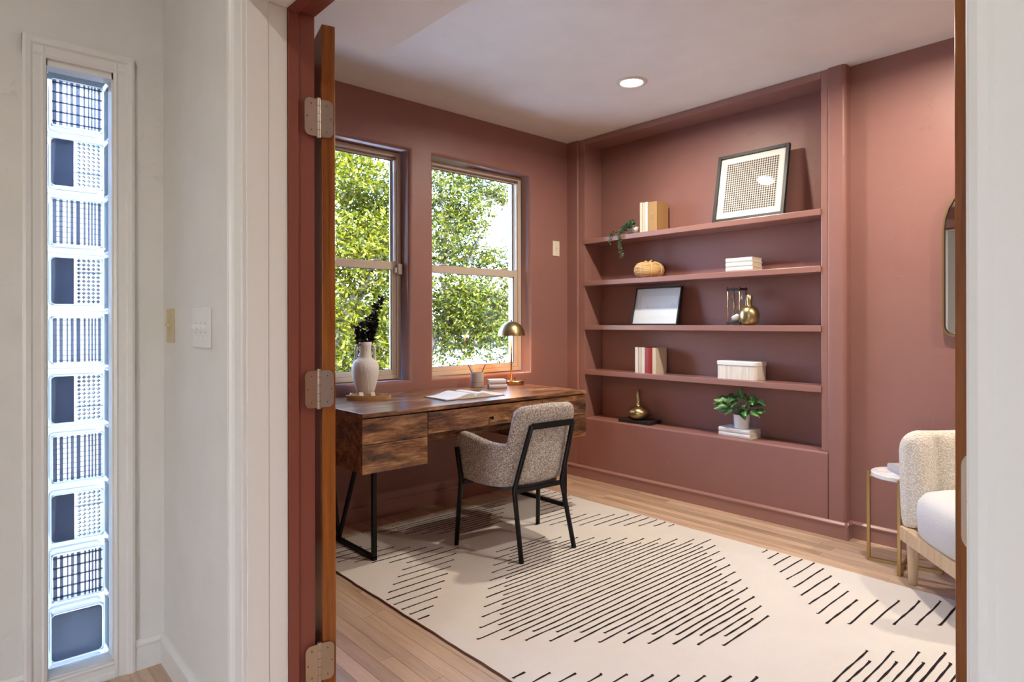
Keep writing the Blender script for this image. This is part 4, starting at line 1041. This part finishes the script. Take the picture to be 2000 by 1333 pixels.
# potted plant
pp = thing('potted_plant', 'variegated green plant in a white pot on two books', 'plant', (3.752, 2.012, SILL+.057))
obj('pot', lathe(B(), [(.043, 0), (.045, .002), (.050, .086), (.047, .087), (.044, .07)], seg=40), 'ceramic_white', pp, smooth=False)
obj('soil', lathe(B(), [(.045, .070), (.044, .074)], seg=24), 'cover_brown', pp)
leafdef = []
def leaf_mesh():
    bm = B(); L = .068; prof = [(0, .004), (.10, .030), (.30, .046), (.55, .038), (.80, .018), (1, .0)]
    mid = [bm.verts.new((0, L*s, -.010*s*s)) for s, _ in prof]
    for sg in (-1, 1):
        e = [bm.verts.new((sg*w_*.55, L*s-(.006 if i == 1 else 0), .008*(w_/.046)-.010*s*s)) for i, (s, w_) in enumerate(prof[:-1])]+[mid[-1]]
        for i in range(len(prof)-1):
            q = [mid[i], mid[i+1], e[i+1], e[i]]; q = [v for j, v in enumerate(q) if v not in q[:j]]
            bm.faces.new(q if sg < 0 else q[::-1])
    me = bpy.data.meshes.new('leaf'); bm.to_mesh(me); bm.free(); me.materials.append(M('pothos_leaf')); me.shade_smooth(); return me
LM = leaf_mesh(); bms = B(); rnd = random.Random(5)
spec = [(-.03, .10, .03), (-.04, .075, -.03), (-.05, .115, .01), (-.02, .140, .06), (-.045, .09, .085), (-.02, .105, .115), (-.035, .07, .11), (-.06, .10, -.05), (-.05, .06, -.085), (-.02, .105, -.10), (-.03, .05, -.125), (-.055, .125, .05), (-.01, .160, .00), (.01, .150, -.05), (-.06, .075, .03), (-.06, .05, .0), (.02, .130, .05), (-.045, .115, -.065), (-.03, .14, -.02), (-.055, .085, .07), (-.05, .085, -.02), (.0, .10, -.06), (-.025, .07, -.10), (-.015, .12, .09), (-.07, .09, .055), (-.065, .065, -.055), (-.05, .045, .06), (-.03, .155, .03), (-.035, .13, -.08), (-.055, .03, -.03), (-.02, .085, .10), (-.045, .10, .03), (.01, .12, -.10), (-.05, .14, .02), (-.03, .055, -.11), (-.06, .11, -.02)]
for (x, z, y) in spec:
    p = Vector((x, y, max(z, .062)+.055)); base = Vector((x*.3, y*.25, .075)); tube(bms, [base, base.lerp(p, .6)+Vector((0, 0, .02)), p], .0013, 5)
    o = bpy.data.objects.new('leaf', LM); COL.objects.link(o); o.parent = pp; o.location = p
    d = Vector((x*.8-.03+rnd.gauss(0, .02), y*1.0+rnd.gauss(0, .03), rnd.gauss(-.01, .03))).normalized(); nrm = Vector((-.8+rnd.gauss(0, .3), rnd.gauss(0, .3), .7)); nrm = (nrm-d*nrm.dot(d)).normalized(); sx = d.cross(nrm).normalized(); sc = rnd.uniform(.80, 1.15)
    o.matrix_local = Matrix.Translation(p) @ Matrix(((sx.x, d.x, nrm.x, 0), (sx.y, d.y, nrm.y, 0), (sx.z, d.z, nrm.z, 0), (0, 0, 0, 1))) @ Matrix.Scale(sc, 4)
obj('stem', bms, 'leaf_string', pp)

# ------------------------------------------------------------------ outside: ground, trees, house, poles
GZ0 = -3.4
struct('wall_bounce', bxm(-6, .9, 5.4, 5.6, -3.4, 3.2), 'bounce_grey', 'unseen grey wall added outside to brighten the glass blocks', 'wall')  # added reflector, bounces sunlight into the glass blocks
struct('ground', bxm(-60, 120, YW+.6, 160, GZ0-.2, GZ0), 'ground_pale', 'pale street and pavement below the windows', 'ground')
rt = random.Random(11)
def tree(name, label, base, limbs, clumps, leafm, nleaf, lsize, group='trees outside the windows'):
    t = thing(name, label, 'tree', base, group=group); bv = Vector(base)
    bm = B()
    for pts, r0, r1 in limbs:
        n = len(pts); P_ = [Vector(p)-bv for p in pts]; Q = []
        for i in range(n-1):
            for q in range(4):
                s = q/4; Q.append(P_[i].lerp(P_[i+1], s)+Vector((rt.gauss(0, .012), rt.gauss(0, .012), rt.gauss(0, .012)))*(1 if q else .3))
        Q.append(P_[-1]); m_ = len(Q); tube(bm, Q, [r0+(r1-r0)*i/(m_-1) for i in range(m_)], 8)
    obj('trunk', bm, 'bark', t, smooth=True)
    bm = B(); tot = sum(c[3] for c in clumps)
    for (c, rad, dens_dir, wgt) in [(Vector(c[0])-bv, c[1], c[2], c[3]) for c in clumps]:
        for i in range(int(nleaf*wgt/tot/9)):
            # a twig of nine leaves
            while True:
                u = Vector((rt.uniform(-1, 1), rt.uniform(-1, 1), rt.uniform(-1, 1)))
                if u.length < 1: break
            p = c+Vector((u.x*rad[0], u.y*rad[1], u.z*rad[2])); d = Vector((rt.gauss(0, 1), rt.gauss(0, 1), rt.gauss(-.1, .5))).normalized(); Lt = rt.uniform(.10, .24)
            for k in range(9):
                q = p+d*Lt*k/8; dd_ = (d*.6+Vector((rt.gauss(0, .7), rt.gauss(0, .7), rt.gauss(-.25, .5)))).normalized(); nn = Vector((rt.gauss(0, .6), rt.gauss(0, .6), 1))
                leafquad(bm, q, dd_, nn, lsize*rt.uniform(.7, 1.3), lsize*.48*rt.uniform(.8, 1.2))
    obj('foliage', bm, leafm, t, kind='stuff')
    return t
# sunny tree beyond the window nearest the door
tree('leafy_tree', 'dense yellow-green tree outside the window nearest the door', (2.6, 6.4, GZ0),
     [([(2.6, 6.4, GZ0), (2.7, 6.4, -.8), (3.0, 6.45, .75), (3.33, 6.5, 1.25), (3.55, 6.5, 1.56), (3.85, 6.6, 2.3)], .15, .04), ([(2.95, 6.4, .6), (2.7, 6.6, 1.6), (2.5, 6.8, 2.9)], .06, .03), ([(3.6, 6.5, 1.65), (3.4, 6.6, 2.4), (3.3, 6.7, 3.4)], .035, .015)],
     [((3.35, 6.6, 2.85), (.62, .6, .48), 0, 1.3), ((3.85, 6.6, 2.35), (.45, .5, .45), 0, 1.0), ((3.4, 6.4, 1.95), (.65, .6, .45), 0, 1.3), ((3.65, 6.6, 1.15), (.60, .6, .45), 0, 1.2), ((3.1, 6.4, 1.2), (.5, .6, .6), 0, .6), ((3.55, 6.6, .55), (.70, .6, .35), 0, 1.0), ((2.5, 6.6, 2.3), (.5, .6, .7), 0, .4), ((4.3, 6.9, 1.5), (.35, .5, .9), 0, .5)],
     'leaf_sunny', 46000, .058)
# tree beyond the second window, more open against the sky
tree('leafy_tree', 'open green tree with pale branches outside the window by the bookcase', (4.6, 7.4, GZ0),
     [([(4.6, 7.4, GZ0), (4.65, 7.35, -.8), (4.80, 7.3, .55), (5.08, 7.3, 1.02), (5.38, 7.3, 1.23), (5.70, 7.3, 1.40), (6.14, 7.3, 1.54), (6.9, 7.4, 1.70)], .13, .03), ([(5.30, 7.3, 1.25), (5.27, 7.3, 1.99), (5.256, 7.3, 2.42), (5.22, 7.3, 3.0), (5.15, 7.3, 3.7)], .045, .022), ([(5.26, 7.3, 2.3), (5.32, 7.3, 2.65), (5.44, 7.3, 3.02), (5.52, 7.3, 3.6)], .032, .012), ([(5.45, 7.3, 1.3), (5.68, 7.3, 2.01), (5.94, 7.3, 2.48), (6.295, 7.3, 2.94), (6.8, 7.3, 3.3)], .05, .015), ([(5.27, 7.3, 2.6), (5.38, 7.3, 2.72), (5.85, 7.3, 2.94), (6.7, 7.35, 3.2)], .022, .010), ([(5.28, 7.3, 2.2), (5.38, 7.3, 2.29), (6.0, 7.3, 2.33), (6.7, 7.3, 2.36)], .016, .008)],
     [((5.2, 7.3, 3.15), (.32, .5, .50), 0, .75), ((5.25, 7.3, 2.35), (.33, .5, .45), 0, .9), ((5.65, 7.3, 2.72), (.32, .45, .36), 0, .65), ((6.25, 7.4, 3.2), (.40, .4, .20), 0, .42), ((5.75, 7.4, 3.35), (.25, .4, .22), 0, .22), ((5.35, 7.2, 1.45), (.50, .6, .45), 0, 1.4), ((6.05, 7.4, 1.50), (.60, .6, .42), 0, 1.5), ((5.7, 7.2, 1.05), (.80, .6, .28), 0, 1.3), ((6.4, 7.4, 1.15), (.40, .6, .32), 0, .5), ((6.35, 7.4, 2.15), (.28, .4, .30), 0, .22), ((5.85, 7.4, 2.15), (.35, .4, .22), 0, .30), ((7.2, 7.6, 1.9), (.5, .6, 1.1), 0, .4), ((4.7, 7.6, 1.7), (.4, .6, .8), 0, .5), ((5.4, 7.4, .72), (.4, .5, .14), 0, .14), ((6.45, 7.4, .72), (.3, .5, .16), 0, .10)],
     'leaf_green', 46000, .058)
for (x, y, s, lab) in ((17, 35, 2.6, 'broad dark green tree far across the street behind the lamp'), (21, 19, 2.8, 'tall far tree across the street at the window edge'), (9.5, 21, 3.2, 'far green tree across the street behind the nearer trunk'), (3.5, 20, 3.4, 'far green tree beyond the window nearest the door')):
    tree('street_tree', lab, (x, y, GZ0), [([(x, y, GZ0), (x+.1, y, GZ0+2.0), (x, y, GZ0+4.0)], .2, .08)], [((x, y, GZ0+3.6), (s, s, 1.4), 0, 1), ((x+.4, y, GZ0+4.6), (s*.6, s*.7, .9), 0, .5)], 'leaf_hedge', 3400, .26, 'far street trees')
# white house and parked things across the street
hs_ = thing('house', 'low white house across the street seen beneath the branches', 'building', (19, 25.5, GZ0))
obj('wall', bxm(-4.5, 4.5, 0, 5, 0, 3.5), 'house_white', hs_); obj('roof', prism(B(), [(-4.9, 3.5), (4.9, 3.5), (0, 4.3)], 'y', -.4, 5.4), 'roof_grey', hs_)
for x in (-2.8, 0, 2.8): w_ = obj('window', bxm(x-.7, x+.7, -.04, .02, 1.0, 2.2), 'house_white', hs_); obj('pane', bxm(x-.6, x+.6, -.06, -.03, 1.1, 2.1), 'house_glass', w_)
tag(obj('utility_pole', tube(B(), [(12.9, 15.5, GZ0), (12.9, 15.5, 6.2)], [.13, .10], 12), 'pole_grey', smooth=True), 'grey utility pole standing across the street', 'pole')
tag(obj('sign_post', tube(B(), [(9.75, 11.5, GZ0), (9.75, 11.5, .95)], .035, 10), 'pole_grey', smooth=True), 'thin grey post at the street edge behind the pencil cup', 'post')
for z, lab in ((3.15, 'lowest overhead utility wire outside the window'), (3.5, 'middle overhead utility wire outside the window'), (5.3, 'highest overhead utility wire outside the window')):
    tag(obj('utility_wire', tube(B(), [(-12, 14.6, z+.3), (2, 15.2, z-.1), (12.9, 15.4, z), (40, 17, z+.2)], .018, 5), 'rubber_seal'), lab, 'wire', 'overhead wires')
